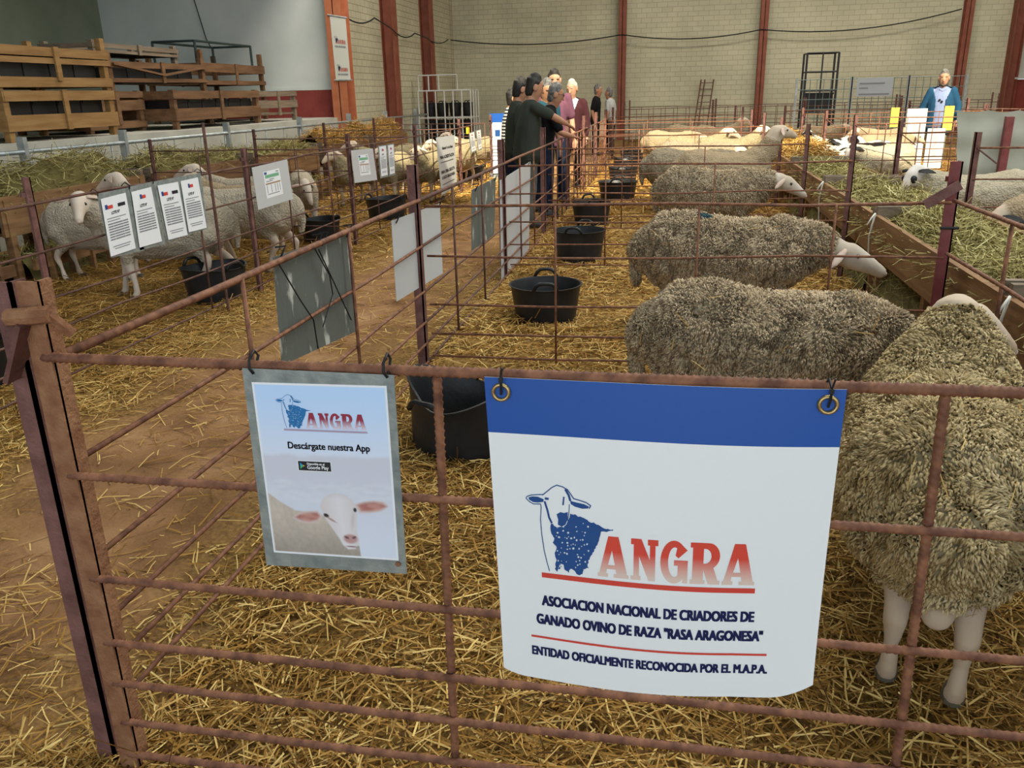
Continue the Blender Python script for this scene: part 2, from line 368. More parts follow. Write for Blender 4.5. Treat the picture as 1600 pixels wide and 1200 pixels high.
# ---------------------------------------------------------------- fences
def rebar(mb, p, q, r, pitch=.016, n=10, mi=0):
    p, q = V(*p), V(*q); t = q-p; L = t.length; t.normalize(); a = t.cross(V(0, 0, 1))
    if a.length < .05: a = t.cross(V(1, 0, 0))
    a.normalize(); b = t.cross(a); N = int(L/pitch*4); rings = []
    for i in range(N+1):
        s = i*L/N; ring = []
        for k in range(n):
            th = 2*PI*k/n; rr = r*(.86+.30*max(0, math.cos(2*PI*s/pitch+th*2))**2)
            ring.append(p+t*s+a*(rr*math.cos(th))+b*(rr*math.sin(th)))
        rings.append(ring)
    mb.loft(rings, True, mi)
def fence(label, A, B, zs, ups=(.33, .66), post=(True, True), r=.008, toprr=.011, m=None, pm=None, ztop=1.17, zbot=0., group=None, pw=.045, dz=(0, 0), ribbed=False, name='rebar_fence', braces=False, jit=.006):
    m = m or RUST; pm = pm or RUST_POST
    A, B = V(*A, 0), V(*B, 0); d = (B-A); L = d.length; t = d.normalized(); n = V(-t.y, t.x, 0)
    root = thing(name, label, 'fence', ((A+B)/2)[:], group=group)
    for i, z in enumerate(zs):
        p = A+V(0, 0, z+dz[0]); q = B+V(0, 0, z+dz[1]); rr = toprr if i == 0 else r
        mb = MB()
        if ribbed: rebar(mb, p, q, rr)
        else:
            k = 4; mb.tube([p.lerp(q, j/k)+V(0, 0, random.uniform(-jit, jit) if 0 < j < k else 0)+n*(random.uniform(-jit, jit) if 0 < j < k else 0) for j in range(k+1)], rr, 6)
        mb.build('rail', m, root, True, False)
    for u in ups:
        mb = MB(); p = A.lerp(B, u)-n*.012
        if ribbed: rebar(mb, p+V(0, 0, zs[-1]), p+V(0, 0, zs[0]), r)
        else: mb.tube([p+V(0, 0, zs[-1]+dz[0]*(1-u)+dz[1]*u), p+V(0, 0, zs[0]+dz[0]*(1-u)+dz[1]*u)], r, 6)
        mb.build('upright', m, root, True, False)
    for k, (P, on) in enumerate(zip((A, B), post)):
        if not on: continue
        sgn = 1 if k == 0 else -1; mb = MB(); P = P+n*.0
        mb.box(P+n*.004+V(0, 0, (ztop+zbot)/2), (pw, .008, ztop-zbot), M=Matrix((t, n, V(0, 0, 1))).transposed())
        mb.box(P-t*sgn*(pw/2-.004)+n*(pw/2)+V(0, 0, (ztop+zbot)/2), (.008, pw, ztop-zbot), M=Matrix((t, n, V(0, 0, 1))).transposed())
        o = mb.build('post', pm, root)
        MB().tube([P+n*(pw*.5)+V(0, 0, ztop-.1), P+n*(pw*.5)+V(0, 0, ztop-.075)], pw*.62, 8).build('hinge_ring', pm, o)
    if braces:
        for k, s in ((0, 1), (1, -1)):
            P = (A, B)[k]; mb = MB(); mb.bar(P+V(0, 0, ztop-.12), P+t*s*.16+V(0, 0, ztop-.24), .03, .008); mb.build('brace', pm, root)
    return root
# front panel, right under the camera
FY = 1.56; FX0, FX1 = -1.36, 1.42
FZ = [1.035, .745, .468, .282, .158, .036, -.07]
fp = fence('rusty ribbed rebar fence panel carrying the blue and white banner', (FX0, FY), (FX1, FY), FZ, (), (False, True), .0098, .0118, RUST, RED_PAINT, 1.17, -.13, ribbed=True)
for (x0, y0), (x1, y1) in (((683, 590), (712, 1190)), ((1478, 612), (1400, 1190))):
    a, b = PY(x0, y0, FY+.014), PY(x1, y1, FY+.014); b = a+(b-a)*((a.z+.1)/(a.z-b.z)); a.z = FZ[0]
    mb = MB(); rebar(mb, a, b, .0105); mb.build('upright', RUST, fp, True, False)
a, b = PY(48, 440, FY), PY(210, 1240, FY); mb = MB()
mb.box(((a.x+b.x)/2, FY, (1.2+a.z-1.2-.13)/2+.0), (.05, .012, a.z+.13)); mb.box(((a.x+b.x)/2+.02, FY+.022, (a.z-.13)/2), (.01, .045, a.z+.13))
o = mb.build('post', RUST_ORANGE, fp); o['label'] = 'orange rusty flat post'
MB().tube([(FX0-.05, FY-.02, 1.13), (FX0+.06, FY-.02, 1.14)], .02, 8).tube([(FX0+.05, FY-.02, 1.14), (FX0+.075, FY+.01, 1.09)], .014, 6).build('hinge_ring', RUST_ORANGE, o)
# aisle side fence of the right hand pens
AX = -1.42; AZ = [1.0, .735, .465, .28, .15, .03]
YD = [4.7, 7.3, 9.75, 12.1, 14.4, 16.7, 19.0, 21.3]
nth = ['nearest', 'second', 'third', 'fourth', 'fifth', 'sixth', 'seventh', 'eighth']
ya = 1.6
for i, yb in enumerate(YD):
    f_ = fence('rusty aisle fence panel of the right hand pens, %s from the camera' % nth[i], (AX, ya), (AX, yb), AZ, ([.28, .62] if i < 3 else [.2, .4, .6, .8]) if i else [.31, .63], (True, i == len(YD)-1), .008, .0125, RUST_DARK if i % 2 else RUST, RUST_POST, 1.2, -.15 if i == 0 else 0, pw=.055 if i else .05, group=None, ribbed=False)
    if i == 0:
        MB().bar((AX-.03, 1.56, .98), (AX+.05, 1.545, 1.12), .012, .055, up=(0, 1, 0)).build('brace', RUST_POST, f_)
    ya = yb
# dividers between the right hand pens
TX = 1.42
for i, y in enumerate(YD):
    r_ = fence('rusty rebar divider between the right hand pens, %s from the camera' % nth[i], (AX+.03, y), (TX, y), [.965, .68, .39, .21, .07] if i % 2 == 0 else [.975, .74, .5, .3, .12], [.27, .55, .8] if i == 0 else [.3, .62], (False, True), .007, .009, RUST, RED_PAINT if i == 0 else RUST_POST, 1.19, 0, dz=(0, .02), pw=.06 if i == 0 else .045, jit=.012)
    if i == 0:
        MB().tube([(TX-.045, y-.03, .86), (TX+.045, y-.03, .86)], .008, 6).build('cable_tie', BLACK_PLASTIC, r_)
        MB().bar((TX+.02, y-.04, 1.08), (TX-.14, y-.05, .98), .05, .008, up=(0, 1, 0)).build('brace', RUST_POST, r_)
fence('rusty rebar panel standing along the near hay trough', (TX+.0, 1.62), (TX, 4.66), [1.0, .73, .46, .25], (.4, .75), (True, False), .009, .010, RUST, RED_PAINT, 1.15, -.13)
# left fence of the aisle
LX = -3.4; LZ = [1.06, .80, .54, .36, .22, .08]
LYS = [4.05, 6.5, 8.82, 11.3, 13.8, 16.3, 18.8]
ya = 1.9
for i, yb in enumerate(LYS):
    fence('rusty fence panel on the left side of the aisle, %s from the camera' % nth[i], (LX, ya), (LX, yb), LZ, [.3, .72] if i != 1 else [.66], (i == 0, True), .007, .009, RUST_DARK, RUST_POST, 1.2, -.02, pw=.05, jit=.01)
    ya = yb
mb = MB().tube([(LX+.03, 5.86, 0), (LX+.03, 5.86, 1.42)], .011, 6)
top(mb, 'fence_stake', RUST_DARK, 'thin tall rusty stake standing by the four lot sheets', 'stake')
for i, y in enumerate((8.82, 11.3, 13.8, 16.3)):
    fence('rusty rebar divider across the left pens, %s from the camera' % nth[i], (-5.75, y), (LX-.03, y), [1.05, .82, .6, .4, .22, .08], [.25, .5, .75], (True, False), .006, .008, RUST_DARK, RUST_POST, 1.18, 0, jit=.01)
# galvanised railing in front of the dock
rl = thing('railing', 'long galvanised tube railing running before the concrete dock', 'railing', (-7.0, 13, 0))
ry = [5.6, 8.4, 10.2, 12.9, 15.7, 18.3, 20.8, 23.4]
MB().tube([(-7, 5.6, 1.09), (-7, 24.5, 1.06)], .024, 8).build('rail', GALV, rl, True, False)
MB().tube([(-7, 5.6, .72), (-7, 24.5, .70)], .012, 6).build('rail', GALV, rl, True, False)
for y in ry: MB().box((-7.02, y, .62), (.09, .06, 1.24)).build('post', GALV, rl)
for y in np.arange(6.3, 24, .72): MB().tube([(-7, y, .1), (-7, y, 1.08)], .009, 6).build('upright', GALV, rl, True, False)
# pens right of the hay troughs
RX = 5.5
RZ = [1.08, .84, .62, .42, .24, .1]
for i, y in enumerate((4.75, 7.35, 9.75, 12.1, 14.4, 17.0, 19.6)):
    fence('rusty rebar divider right of the hay troughs, %s from the camera' % nth[i], (2.35, y), (RX, y), RZ, [.2, .4, .6, .8] if i < 3 else [.12, .25, .38, .5, .62, .75, .88], (True, True), .007, .009, RUST, RUST_POST, 1.2, 0, braces=True, jit=.012)
ya = 9.75
for i, yb in enumerate((12.1, 14.4, 17.0, 19.6, 22.2)):
    fence('rusty fence panel along the far right aisle, %s from the camera' % nth[i], (RX, ya), (RX, yb), RZ, [.25, .5, .75], (False, True), .007, .009, RUST, RUST_POST, 1.2, 0, jit=.012); ya = yb
for i, (x0, x1, y) in enumerate(((5.3, 7.5, 14.2), (7.5, 9.7, 14.3), (5.3, 7.4, 17.4), (7.4, 9.6, 17.6), (-1.3, 1.0, 23.6), (1.0, 3.3, 23.8), (3.3, 5.6, 23.5), (5.6, 7.9, 23.7), (-1.3, 1.2, 26.4), (1.2, 3.7, 26.5), (3.7, 6.2, 26.3), (6.2, 8.7, 26.6))):
    fence('rusty rebar panel of the far pens before the back wall', (x0, y), (x1, y), [1.1, .9, .7, .5, .3, .12], [.14, .28, .42, .56, .70, .86], (True, True), .008, .010, RUST_DARK, RUST_POST, 1.3, 0, group='far rebar pens before the back wall', jit=.015)
# ---------------------------------------------------------------- printed matter
def poly_mesh(contours, res=0):
    """filled flat shape from closed outlines (holes by even-odd), in its own x,y"""
    cu = bpy.data.curves.new('outline', 'CURVE'); cu.dimensions = '2D'; cu.fill_mode = 'BOTH'
    for c in contours:
        s = cu.splines.new('POLY'); s.points.add(len(c)-1); s.use_cyclic_u = True
        for p, q in zip(s.points, c): p.co = (q[0], q[1], 0, 1)
    o = bpy.data.objects.new('scratch', cu); COL.objects.link(o)
    dg = bpy.context.evaluated_depsgraph_get(); dg.update(); me = bpy.data.meshes.new_from_object(o.evaluated_get(dg))
    bpy.data.objects.remove(o); bpy.data.curves.remove(cu); return me
def text_mesh(body, size, width=None, bold=0., shear=0., align='LEFT'):
    cu = bpy.data.curves.new('lettering', 'FONT'); cu.body = body; cu.size = size; cu.offset = bold; cu.shear = shear; cu.align_x = align; cu.resolution_u = 3
    o = bpy.data.objects.new('scratch', cu); COL.objects.link(o)
    dg = bpy.context.evaluated_depsgraph_get(); dg.update(); me = bpy.data.meshes.new_from_object(o.evaluated_get(dg))
    bpy.data.objects.remove(o); bpy.data.curves.remove(cu)
    if width:
        v = verts_np(me); lo, hi = v[:, 0].min(), v[:, 0].max(); v[:, 0] = (v[:, 0]-lo)*width/(hi-lo); me.vertices.foreach_set('co', v.astype(np.float32).ravel())
    return me
def embolden(me, d):
    v = verts_np(me); bm = bmesh.new(); bm.from_mesh(me); o = bm.copy(); tmp = bpy.data.meshes.new('scratch'); o.to_mesh(tmp); o.free()
    for dx, dy in ((d, 0), (0, d*.7), (d, d*.7), (d*.5, d*.35)):
        tmp.transform(Matrix.Translation((dx, dy, 0))); bm.from_mesh(tmp); tmp.transform(Matrix.Translation((-dx, -dy, 0)))
    bm.to_mesh(me); bm.free(); bpy.data.meshes.remove(tmp); return me
def subdivide(me, n):
    bm = bmesh.new(); bm.from_mesh(me); bmesh.ops.triangulate(bm, faces=bm.faces[:])
    bmesh.ops.subdivide_edges(bm, edges=[e for e in bm.edges if e.calc_length() > n], cuts=2); bmesh.ops.triangulate(bm, faces=bm.faces[:]); bm.to_mesh(me); bm.free()
def stick(name, me, xf, m, parent, off=(0, 0)):
    """lay a flat shape on a sheet; xf maps (x, y, height) to the place"""
    v = verts_np(me); w = np.array([tuple(xf(p[0]+off[0], p[1]+off[1])) for p in v], np.float32)
    me.vertices.foreach_set('co', w.ravel()); me.update(); return link_mesh(name, me, m, parent, False)
def rect(x0, y0, x1, y1, nx=1, ny=1):
    mb = MB(); xs = np.linspace(x0, x1, nx+1); ys = np.linspace(y0, y1, ny+1)
    mb.v = [(x, y, 0) for y in ys for x in xs]
    mb.f = [(j*(nx+1)+i, j*(nx+1)+i+1, (j+1)*(nx+1)+i+1, (j+1)*(nx+1)+i) for j in range(ny) for i in range(nx)]; mb.mi = [0]*len(mb.f)
    return mb.mesh('rect')
def arc(cx, cy, rx, ry, a0, a1, n=14): return [(cx+rx*math.cos(math.radians(a0+(a1-a0)*i/n)), cy+ry*math.sin(math.radians(a0+(a1-a0)*i/n))) for i in range(n+1)]
# the slab serif letters of the logo, each in a box 1 wide and 1 high
LA = [[(.0, 0), (.33, 0), (.33, .09), (.27, .09), (.29, .2), (.58, .2), (.61, .09), (.52, .09), (.52, 0), (1, 0), (1, .09), (.95, .09), (.67, 1), (.34, 1), (.05, .09), (0, .09)], [(.33, .3), (.56, .3), (.46, .66)]]
LN = [[(0, 0), (.36, 0), (.36, .1), (.3, .1), (.3, .58), (.66, 0), (.9, 0), (.9, .86), (1, .86), (1, 1), (.62, 1), (.62, .86), (.7, .86), (.7, .5), (.38, 1), (0, 1), (0, .86), (.1, .86), (.1, .1), (0, .1)]]
LG = [arc(.5, .5, .5, .52, 50, 310, 24)[0:25] + [(.82, .1), (.82, 0), (1, 0), (1, .55), (.5, .55), (.5, .42), (.64, .42), (.64, .2)] + arc(.52, .5, .24, .36, 290, 70, 18) + [(.55, .66), (.66, .6), (.98, .8)]]
LR = [[(0, 0), (.5, 0), (.5, .1), (.44, .1), (.44, .36), (.62, 0), (1, 0), (1, .1), (.93, .1), (.78, .40)] + arc(.62, .69, .36, .31, -60, 90, 12) + [(0, 1), (0, .88), (.08, .88), (.08, .1), (0, .1)], [(.44, .5), (.44, .86)] + arc(.5, .68, .2, .18, 90, -90, 8)]
def gradient_mat(name, hi, lo):
    m = bpy.data.materials.new(name); m.use_nodes = True; nt = m.node_tree; b = nt.nodes['Principled BSDF']; b.inputs['Roughness'].default_value = .5
    a = nt.nodes.new('ShaderNodeAttribute'); a.attribute_name = 'tint'; r = nt.nodes.new('ShaderNodeValToRGB'); e = r.color_ramp.elements
    e[0].position = .08; e[0].color = (*lo, 1); e[1].position = .62; e[1].color = (*hi, 1)
    nt.links.new(a.outputs['Fac'], r.inputs[0]); nt.links.new(r.outputs[0], b.inputs['Base Color']); return m
LOGO_RED = gradient_mat('logo_red_fade', (.66, .055, .03), (.72, .55, .47))
LOGO_MAROON = gradient_mat('logo_maroon_fade', (.30, .02, .05), (.66, .58, .68))
def logo(parent, xf, w, red=None, blue=None, line=None, detail=True):
    """standing sheep and the five letters; w = width of the underline, origin at its left end"""
    red = red or LOGO_RED; blue = blue or INK_BLUE; line = line or INK_RED
    stick('logo_underline', rect(0, -.0, w, .022*w, 16), xf, line, parent)
    x0, h, y0 = .275*w, .178*w, .036*w; ws = (.145, .125, .125, .135, .145); gap = .011
    lm = bpy.data.meshes.new('letters'); bm = bmesh.new()
    for L, ww in zip((LA, LN, LG, LR, LA), ws):
        me = poly_mesh([[(x0+p[0]*ww*w, y0+p[1]*h) for p in c] for c in L]); bm.from_mesh(me); bpy.data.meshes.remove(me); x0 += (ww+gap)*w
    bmesh.ops.triangulate(bm, faces=bm.faces[:]); 
    for _ in range(2 if detail else 1): bmesh.ops.subdivide_edges(bm, edges=[e for e in bm.edges if abs(e.verts[0].co.y-e.verts[1].co.y) > .2*h], cuts=1); bmesh.ops.triangulate(bm, faces=bm.faces[:])
    bm.to_mesh(lm); bm.free()
    t = (verts_np(lm)[:, 1]-y0)/h; a = lm.attributes.new('tint', 'FLOAT', 'POINT'); a.data.foreach_set('value', t.astype(np.float32))
    stick('lettering', lm, xf, red, parent)
    # the sheep, traced in units of the underline's width
    S = w/124.0   # 124 logo units wide
    def P(l): return [(x*S, y*S) for x, y in l]
    k = 124/2200.
    def T(l): return P([((x-250)*k, (985-y + (x-250)*.098)*k) for x, y in l])
    body = [(570, 365), (640, 385), (700, 405), (760, 440), (830, 465), (900, 500), (960, 515), (1015, 520), (1010, 535), (950, 545), (890, 540), (880, 580), (860, 640), (835, 680), (800, 740), (770, 790), (745, 850), (760, 890), (700, 900), (690, 950), (640, 955), (610, 920), (560, 900), (545, 940), (510, 915), (490, 860), (450, 850), (430, 900), (420, 930), (395, 900), (410, 830), (400, 760), (420, 690), (380, 640), (400, 600), (370, 560), (360, 500), (370, 460), (430, 500), (460, 490), (500, 500), (530, 470), (555, 420)]
    rnd = random.Random(3); rag = []
    for i, p in enumerate(body):
        q = body[(i+1) % len(body)]; rag.append(p); L = math.hypot(q[0]-p[0], q[1]-p[1])
        for j in range(1, int(L/16)): u = j/int(L/16); rag.append((p[0]+(q[0]-p[0])*u+rnd.uniform(-8, 8), p[1]+(q[1]-p[1])*u+rnd.uniform(-8, 8)))
    holes = []
    for _ in range(90 if detail else 20):
        u = rnd.random(); x = rnd.uniform(420, 760); y = rnd.uniform(560, 900) if u < .8 else rnd.uniform(440, 560); r = rnd.uniform(5, 13)
        if y > 900-(x-600)*.5 and x > 640: continue
        if any(math.hypot(x-a, y-b) < r+c+5 for a, b, c in holes): continue
        holes.append((x, y, r))
    for s in ((620, 820), (650, 780), (690, 760), (560, 750), (720, 690), (600, 860)):
        if not any(math.hypot(s[0]-a, s[1]-b) < 27+c for a, b, c in holes): holes.append((*s, 22))
    cs = [T(rag)]+[T([(x+r*rnd.uniform(.7, 1.2)*math.cos(a), y+r*rnd.uniform(.7, 1.2)*math.sin(a)) for a in np.linspace(0, 2*PI, 7)[:-1]]) for x, y, r in holes]
    stick('sheep_emblem', poly_mesh(cs), xf, blue, parent)
    earL = [(140, 205), (180, 195), (240, 200), (300, 225), (295, 250), (240, 255), (190, 250), (150, 228)]
    earR = [(575, 245), (640, 262), (720, 280), (770, 305), (755, 320), (700, 322), (620, 300), (580, 275)]
    muz = [(430, 370), (470, 350), (510, 360), (545, 350), (545, 420), (520, 470), (480, 490), (440, 470), (445, 420)]
    lines = MB()
    def stroke(pts, ww):
        for a, b in zip(pts[:-1], pts[1:]):
            d = V(b[0]-a[0], b[1]-a[1], 0); L = d.length or 1; n_ = V(-d.y, d.x, 0)/L*ww/2; d = d/L*ww*.3
            q = [V(*a, 0)-n_-d, V(*b, 0)-n_+d, V(*b, 0)+n_+d, V(*a, 0)+n_-d]
            lines.add([V(*T([(p.x, p.y)])[0], 0) for p in q], [(0, 1, 2, 3)])
    stroke([(290, 185), (340, 150), (390, 115), (440, 95), (500, 112), (550, 140), (580, 180), (610, 225), (680, 245), (740, 265), (785, 295), (770, 320)], 10)
    stroke([(290, 180), (240, 180), (170, 182), (125, 195), (115, 212), (150, 245), (190, 268), (265, 270), (270, 300), (258, 420), (265, 560), (285, 720), (310, 830), (335, 920)], 9)
    stroke([(310, 250), (335, 330), (350, 400), (375, 450)], 20); stroke([(565, 280), (560, 350), (545, 430)], 8); stroke([(510, 210), (500, 280)], 16); stroke([(530, 140), (560, 190), (575, 240)], 22)
    stroke([(318, 218), (345, 222)], 22)
    stick('sheep_outline', lines.mesh('l'), xf, blue, parent)
    for e in (earL, earR, muz): stick('sheep_emblem', poly_mesh([T(e)]), xf, blue, parent)

# big vinyl banner hung on the front panel
BL, BR = PY(757, 588, FY-.02), PY(1322, 606, FY-.02)
BW = (BR-BL).length; BH = .69
def bsurf(h):
    def f(u, v):          # u across from the left edge, v down is negative; h = height above the sheet
        s = u/BW; w = -v/BH
        x = BL.x + u + (-.010*w + s*(.004)*max(0, w)**1.4) + .035*w*(1-s)
        z = BL.z + (BR.z-BL.z)*s + v - .010*math.sin(PI*s)*(1-w)*.6 + .02*w*s - .012*w*math.sin(PI*s) + .034*max(0, (s-.86)/.14)**2*max(0, (w-.80)/.20) + .012*max(0, (.08-s)/.08)**2*max(0, (w-.85)/.15)
        y = FY-.022 - .012*math.sin(PI*s)*w - .022*w*w - .02*max(0, s-.75)*w*4*max(0, w-.3) + .006*math.sin(5*s+2*w) - h
        return V(x, y, z)
    return f
VINYL = mat('white_vinyl', (.83, .85, .85), .38, spec=.5)
VINYL_BLUE = mat('blue_vinyl', (.010, .082, .36), .38, spec=.5)
bn = thing('banner', 'large white vinyl banner with a blue top band and red sheep association lettering', 'banner', (BL.x+BW/2, FY-.03, .3))
g = MB(); nu, nv = 40, 40
for sgn in (0, .0012):
    for j in range(nv+1):
        for i in range(nu+1): g.v.append(tuple(bsurf(sgn)(BW*i/nu, -BH*j/nv)))
N1 = (nu+1)*(nv+1)
for j in range(nv):
    for i in range(nu):
        a = j*(nu+1)+i; q = (a, a+1, a+nu+2, a+nu+1); g.f.append(q); g.mi.append(0); g.f.append(tuple(N1+k for k in reversed(q))); g.mi.append(0)
g.build('cloth', VINYL, bn, True, False)
stick('blue_band', rect(0, -.172*BH, BW, 0, 40, 8), bsurf(.0018), VINYL_BLUE, bn)
fx = bsurf(.0022); ux = BW/565.
logo(bn, lambda x, y: fx(82*ux+x, -.640*BH + y*1.16), 372*ux)
for txt, x0, w, v, size in (('ASOCIACION NACIONAL DE CRIADORES DE', 80, 374, -.737, .033), ('GANADO OVINO DE RAZA "RASA ARAGONESA"', 69, 402, -.803, .033), ('ENTIDAD OFICIALMENTE RECONOCIDA POR EL M.A.P.A.', 58, 425, -.915, .029)):
    me = embolden(text_mesh(txt, size, w*ux), .0030 if v > -.9 else .0026); stick('lettering', me, lambda x, y, x0=x0, v=v: fx(x0*ux+x, v*BH+y), NAVY, bn)
stick('red_line', rect(0, 0, 424*ux, .005, 20), lambda x, y: fx(58*ux+x, -.853*BH+y), INK_RED, bn)
for u in (27/565., 540/565.):
    c = bsurf(.004)(u*BW, -.03)
    MB().tube([c+V(.016*math.cos(a), 0, .016*math.sin(a)) for a in np.linspace(0, 2*PI, 21)[:-1]], [(.0055, .004)]*20, 8, closed=True).build('eyelet', BRASS, bn, True, False)
    MB().lathe([(.012, 0), (0.0005, 0)], n=16).mesh('x')
    d = MB().tube([c+V(.0, -.002, -.004), c+V(.002, -.008, .014), c+V(.002, -.008, .034), c+V(0, .012, .046), c+V(0, .032, .034), c+V(0, .03, .01), c+V(0, .006, -.003)], .0028, 6)
    d.box(c+V(.002, -.01, .03), (.008, .006, .009)); d.tube([c+V(.002, -.01, .034), c+V(.006, -.013, .055)], .002, 5); d.build('cable_tie', BLACK_PLASTIC, bn, True)

# zinc plate with the poster of a sheep
Ztl, Ztr, Zbl, Zbr = (PY(*p, FY-.018) for p in ((379, 575), (616, 586), (417, 882), (636, 896)))
zb = thing('sign_board', 'galvanised plate with a taped colour poster of a sheep head', 'sign', ((Ztl.x+Ztr.x)/2, FY-.02, .55))
def plate(corners, th, parent, name, m, nrm):
    mb = MB(); n = V(*nrm)*th; a = [c for c in corners]; mb.add(a+[c+n for c in a], [(0, 1, 2, 3), (7, 6, 5, 4), (0, 4, 5, 1), (1, 5, 6, 2), (2, 6, 7, 3), (3, 7, 4, 0)]); return mb.build(name, m, parent)
def bilin(a, b, c, d, off):
    n = (b-a).cross(d-a).normalized()
    return lambda s, t: a.lerp(b, s).lerp(d.lerp(c, s), t)+n*off      # s right, t down
plate([Zbl, Zbr, Ztr, Ztl], .002, zb, 'zinc_plate', ZINC, (0, -1, 0))
q = [PY(*p, FY-.0205) for p in ((393, 597), (604, 603), (623, 876), (428, 863))]
pq = bilin(q[0], q[1], q[2], q[3], .0)
nrm_out = V(0, -1, 0)
def pfx(h): return lambda x, y: pq(x, 1-y)+nrm_out*h          # x,y in 0..1 on the sheet
# picture: painted cell by cell
NX, NY = 150, 212
X, Yv = np.meshgrid((np.arange(NX+1))/NX, (np.arange(NY+1))/NY)   # Yv down
def lerp3(a, b, t): return np.array(a)*(1-t[..., None])+np.array(b)*t[..., None]
def sstep(a, b, x): t = np.clip((x-a)/(b-a), 0, 1); return t*t*(3-2*t)
img = lerp3((.50, .70, .98), (.70, .77, .90), sstep(0, .5, Yv))
fn = np.vectorize(lambda x, y, s: noise.noise(V(x*s, y*s, 1.3)))
n1 = fn(X, Yv, 9.); n2 = fn(X, Yv, 40.); n3 = fn(X*.5, Yv*2, 22.)
img = img*(1-.0*n1[..., None]); sea = sstep(.39, .42, Yv+.02*n1)
img = img*(1-sea[..., None])+lerp3((.62, .64, .73), (.70, .76, .88), sstep(.4, 1, Yv)+0*X)*sea[..., None]
foam = np.clip(sstep(.54, .57, Yv+.03*n1)-sstep(.66, .72, Yv), 0, 1)*np.clip(.55+1.2*n3, 0, 1); img = img*(1-.5*foam[..., None])+np.array((.72, .76, .84))*.5*foam[..., None]
def blend(mask, col):
    global img
    img = img*(1-mask[..., None])+np.asarray(col)*mask[..., None]
def ell(cx, cy, rx, ry, ang=0, soft=.12):
    a = math.radians(ang); dx, dy = X-cx, (Yv-cy)*1.41; u = (dx*math.cos(a)+dy*math.sin(a))/rx; w = (-dx*math.sin(a)+dy*math.cos(a))/(ry*1.41)
    return 1-sstep(1-soft, 1+soft, np.sqrt(u*u+w*w))
def pol(pts, soft=.006):
    ins = np.zeros_like(X, bool); d = np.full(X.shape, 9.)
    for (x0, y0), (x1, y1) in zip(pts, pts[1:]+pts[:1]):
        c = ((y0 > Yv) != (y1 > Yv)) & (X < (x1-x0)*(Yv-y0)/((y1-y0) or 1e-9)+x0); ins ^= c
        ex, ey = x1-x0, y1-y0; t = np.clip(((X-x0)*ex+(Yv-y0)*ey)/(ex*ex+ey*ey+1e-12), 0, 1); d = np.minimum(d, np.hypot(X-x0-t*ex, Yv-y0-t*ey))
    return sstep(-soft, soft, np.where(ins, d, -d))
wool = np.array((.50, .44, .38))*(1+.10*n2[..., None]+.08*n1[..., None])*(1.12-.45*sstep(.75, 1.05, Yv)[..., None])
blend(pol([(-.05, .62), (.03, .64), (.10, .68), (.22, .73), (.40, .74), (.58, .80), (.64, .86), (.70, .93), (.71, 1.05), (-.05, 1.05)]), wool)
earc = lerp3((.55, .28, .24), (.42, .17, .15), np.clip(.5+1.6*n3, 0, 1))
for pts in ([(.19, .775), (.24, .745), (.31, .73), (.40, .725), (.43, .755), (.40, .785), (.33, .805), (.25, .80)], [(.69, .675), (.76, .655), (.84, .645), (.92, .65), (.955, .675), (.90, .705), (.82, .72), (.72, .725)]):
    blend(pol(pts), (.66, .56, .54)); c_ = (sum(p[0] for p in pts)/8, sum(p[1] for p in pts)/8); blend(pol([(c_[0]+(p[0]-c_[0])*.85, c_[1]+(p[1]-c_[1])*.72) for p in pts], .012), earc)
face = [(.42, .70), (.44, .655), (.49, .625), (.55, .612), (.62, .62), (.675, .65), (.70, .69), (.70, .76), (.69, .83), (.70, .88), (.70, .915), (.665, .945), (.61, .95), (.57, .925), (.55, .89), (.50, .83), (.45, .77)]
fc = lerp3((.62, .56, .54), (.74, .72, .76), np.clip(1-np.abs(X-.57-.12*(Yv-.7))*5.0, 0, 1))*(1.03-.12*sstep(.66, .61, Yv))[..., None]
blend(pol(face), fc)
blend(ell(.635, .885, .055, .028, 0, .3), (.50, .30, .30)); blend(ell(.605, .877, .02, .007, 25, .4), (.16, .08, .09)); blend(ell(.665, .875, .018, .007, -25, .4), (.16, .08, .09)); blend(ell(.64, .932, .045, .004, 0, .6), (.25, .15, .17))
blend(ell(.46, .75, .022, .011, 25, .3), (.03, .025, .03)); blend(ell(.69, .708, .013, .013, 0, .3), (.03, .025, .03)); blend(ell(.50, .775, .035, .005, 32, .8), (.40, .2, .2)); blend(ell(.665, .77, .012, .05, 8, .9)*.35, (.45, .36, .36))
bord = 1-np.clip(np.minimum.reduce([sstep(.012, .016, X), sstep(.012, .016, 1-X), sstep(.009, .012, Yv), sstep(.009, .012, 1-Yv)]), 0, 1); blend(bord, (.82, .85, .88))
pv = np.array([tuple(pfx(0)(x, 1-y)) for x, y in zip(X.ravel(), Yv.ravel())])
ii = np.arange(NY*(NX+1)).reshape(NY, NX+1)[:, :-1].ravel(); fq = np.stack([ii, ii+NX+1, ii+NX+2, ii+1], 1)
me = np_mesh('poster', pv, fq); a = me.color_attributes.new('print', 'FLOAT_COLOR', 'POINT'); a.data.foreach_set('color', np.concatenate([np.clip(img, 0, 1).reshape(-1, 3), np.ones((img[..., 0].size, 1))], 1).astype(np.float32).ravel())
po = link_mesh('poster', me, mat_vcol('poster_print', .35), zb, False); po['label'] = 'printed poster of a white sheep head'
ar = 1.40
def lf(x, y): return pfx(.0006)(.205+x, .737+y*1.08/ar)
logo(po, lf, .63, LOGO_MAROON, mat('poster_blue', (.02, .17, .42), .4), mat('poster_mauve', (.42, .33, .44), .4))
me = text_mesh('Descárgate nuestra App', .076, .62); embolden(me, .004); stick('lettering', me, lambda x, y: pfx(.0006)(.22+x, .635+y/ar), INK, po)
stick('store_badge', rect(-.006, -.006, .256, .081), lambda x, y: pfx(.0005)(.285+x, .512+y/ar), PAPER, po)
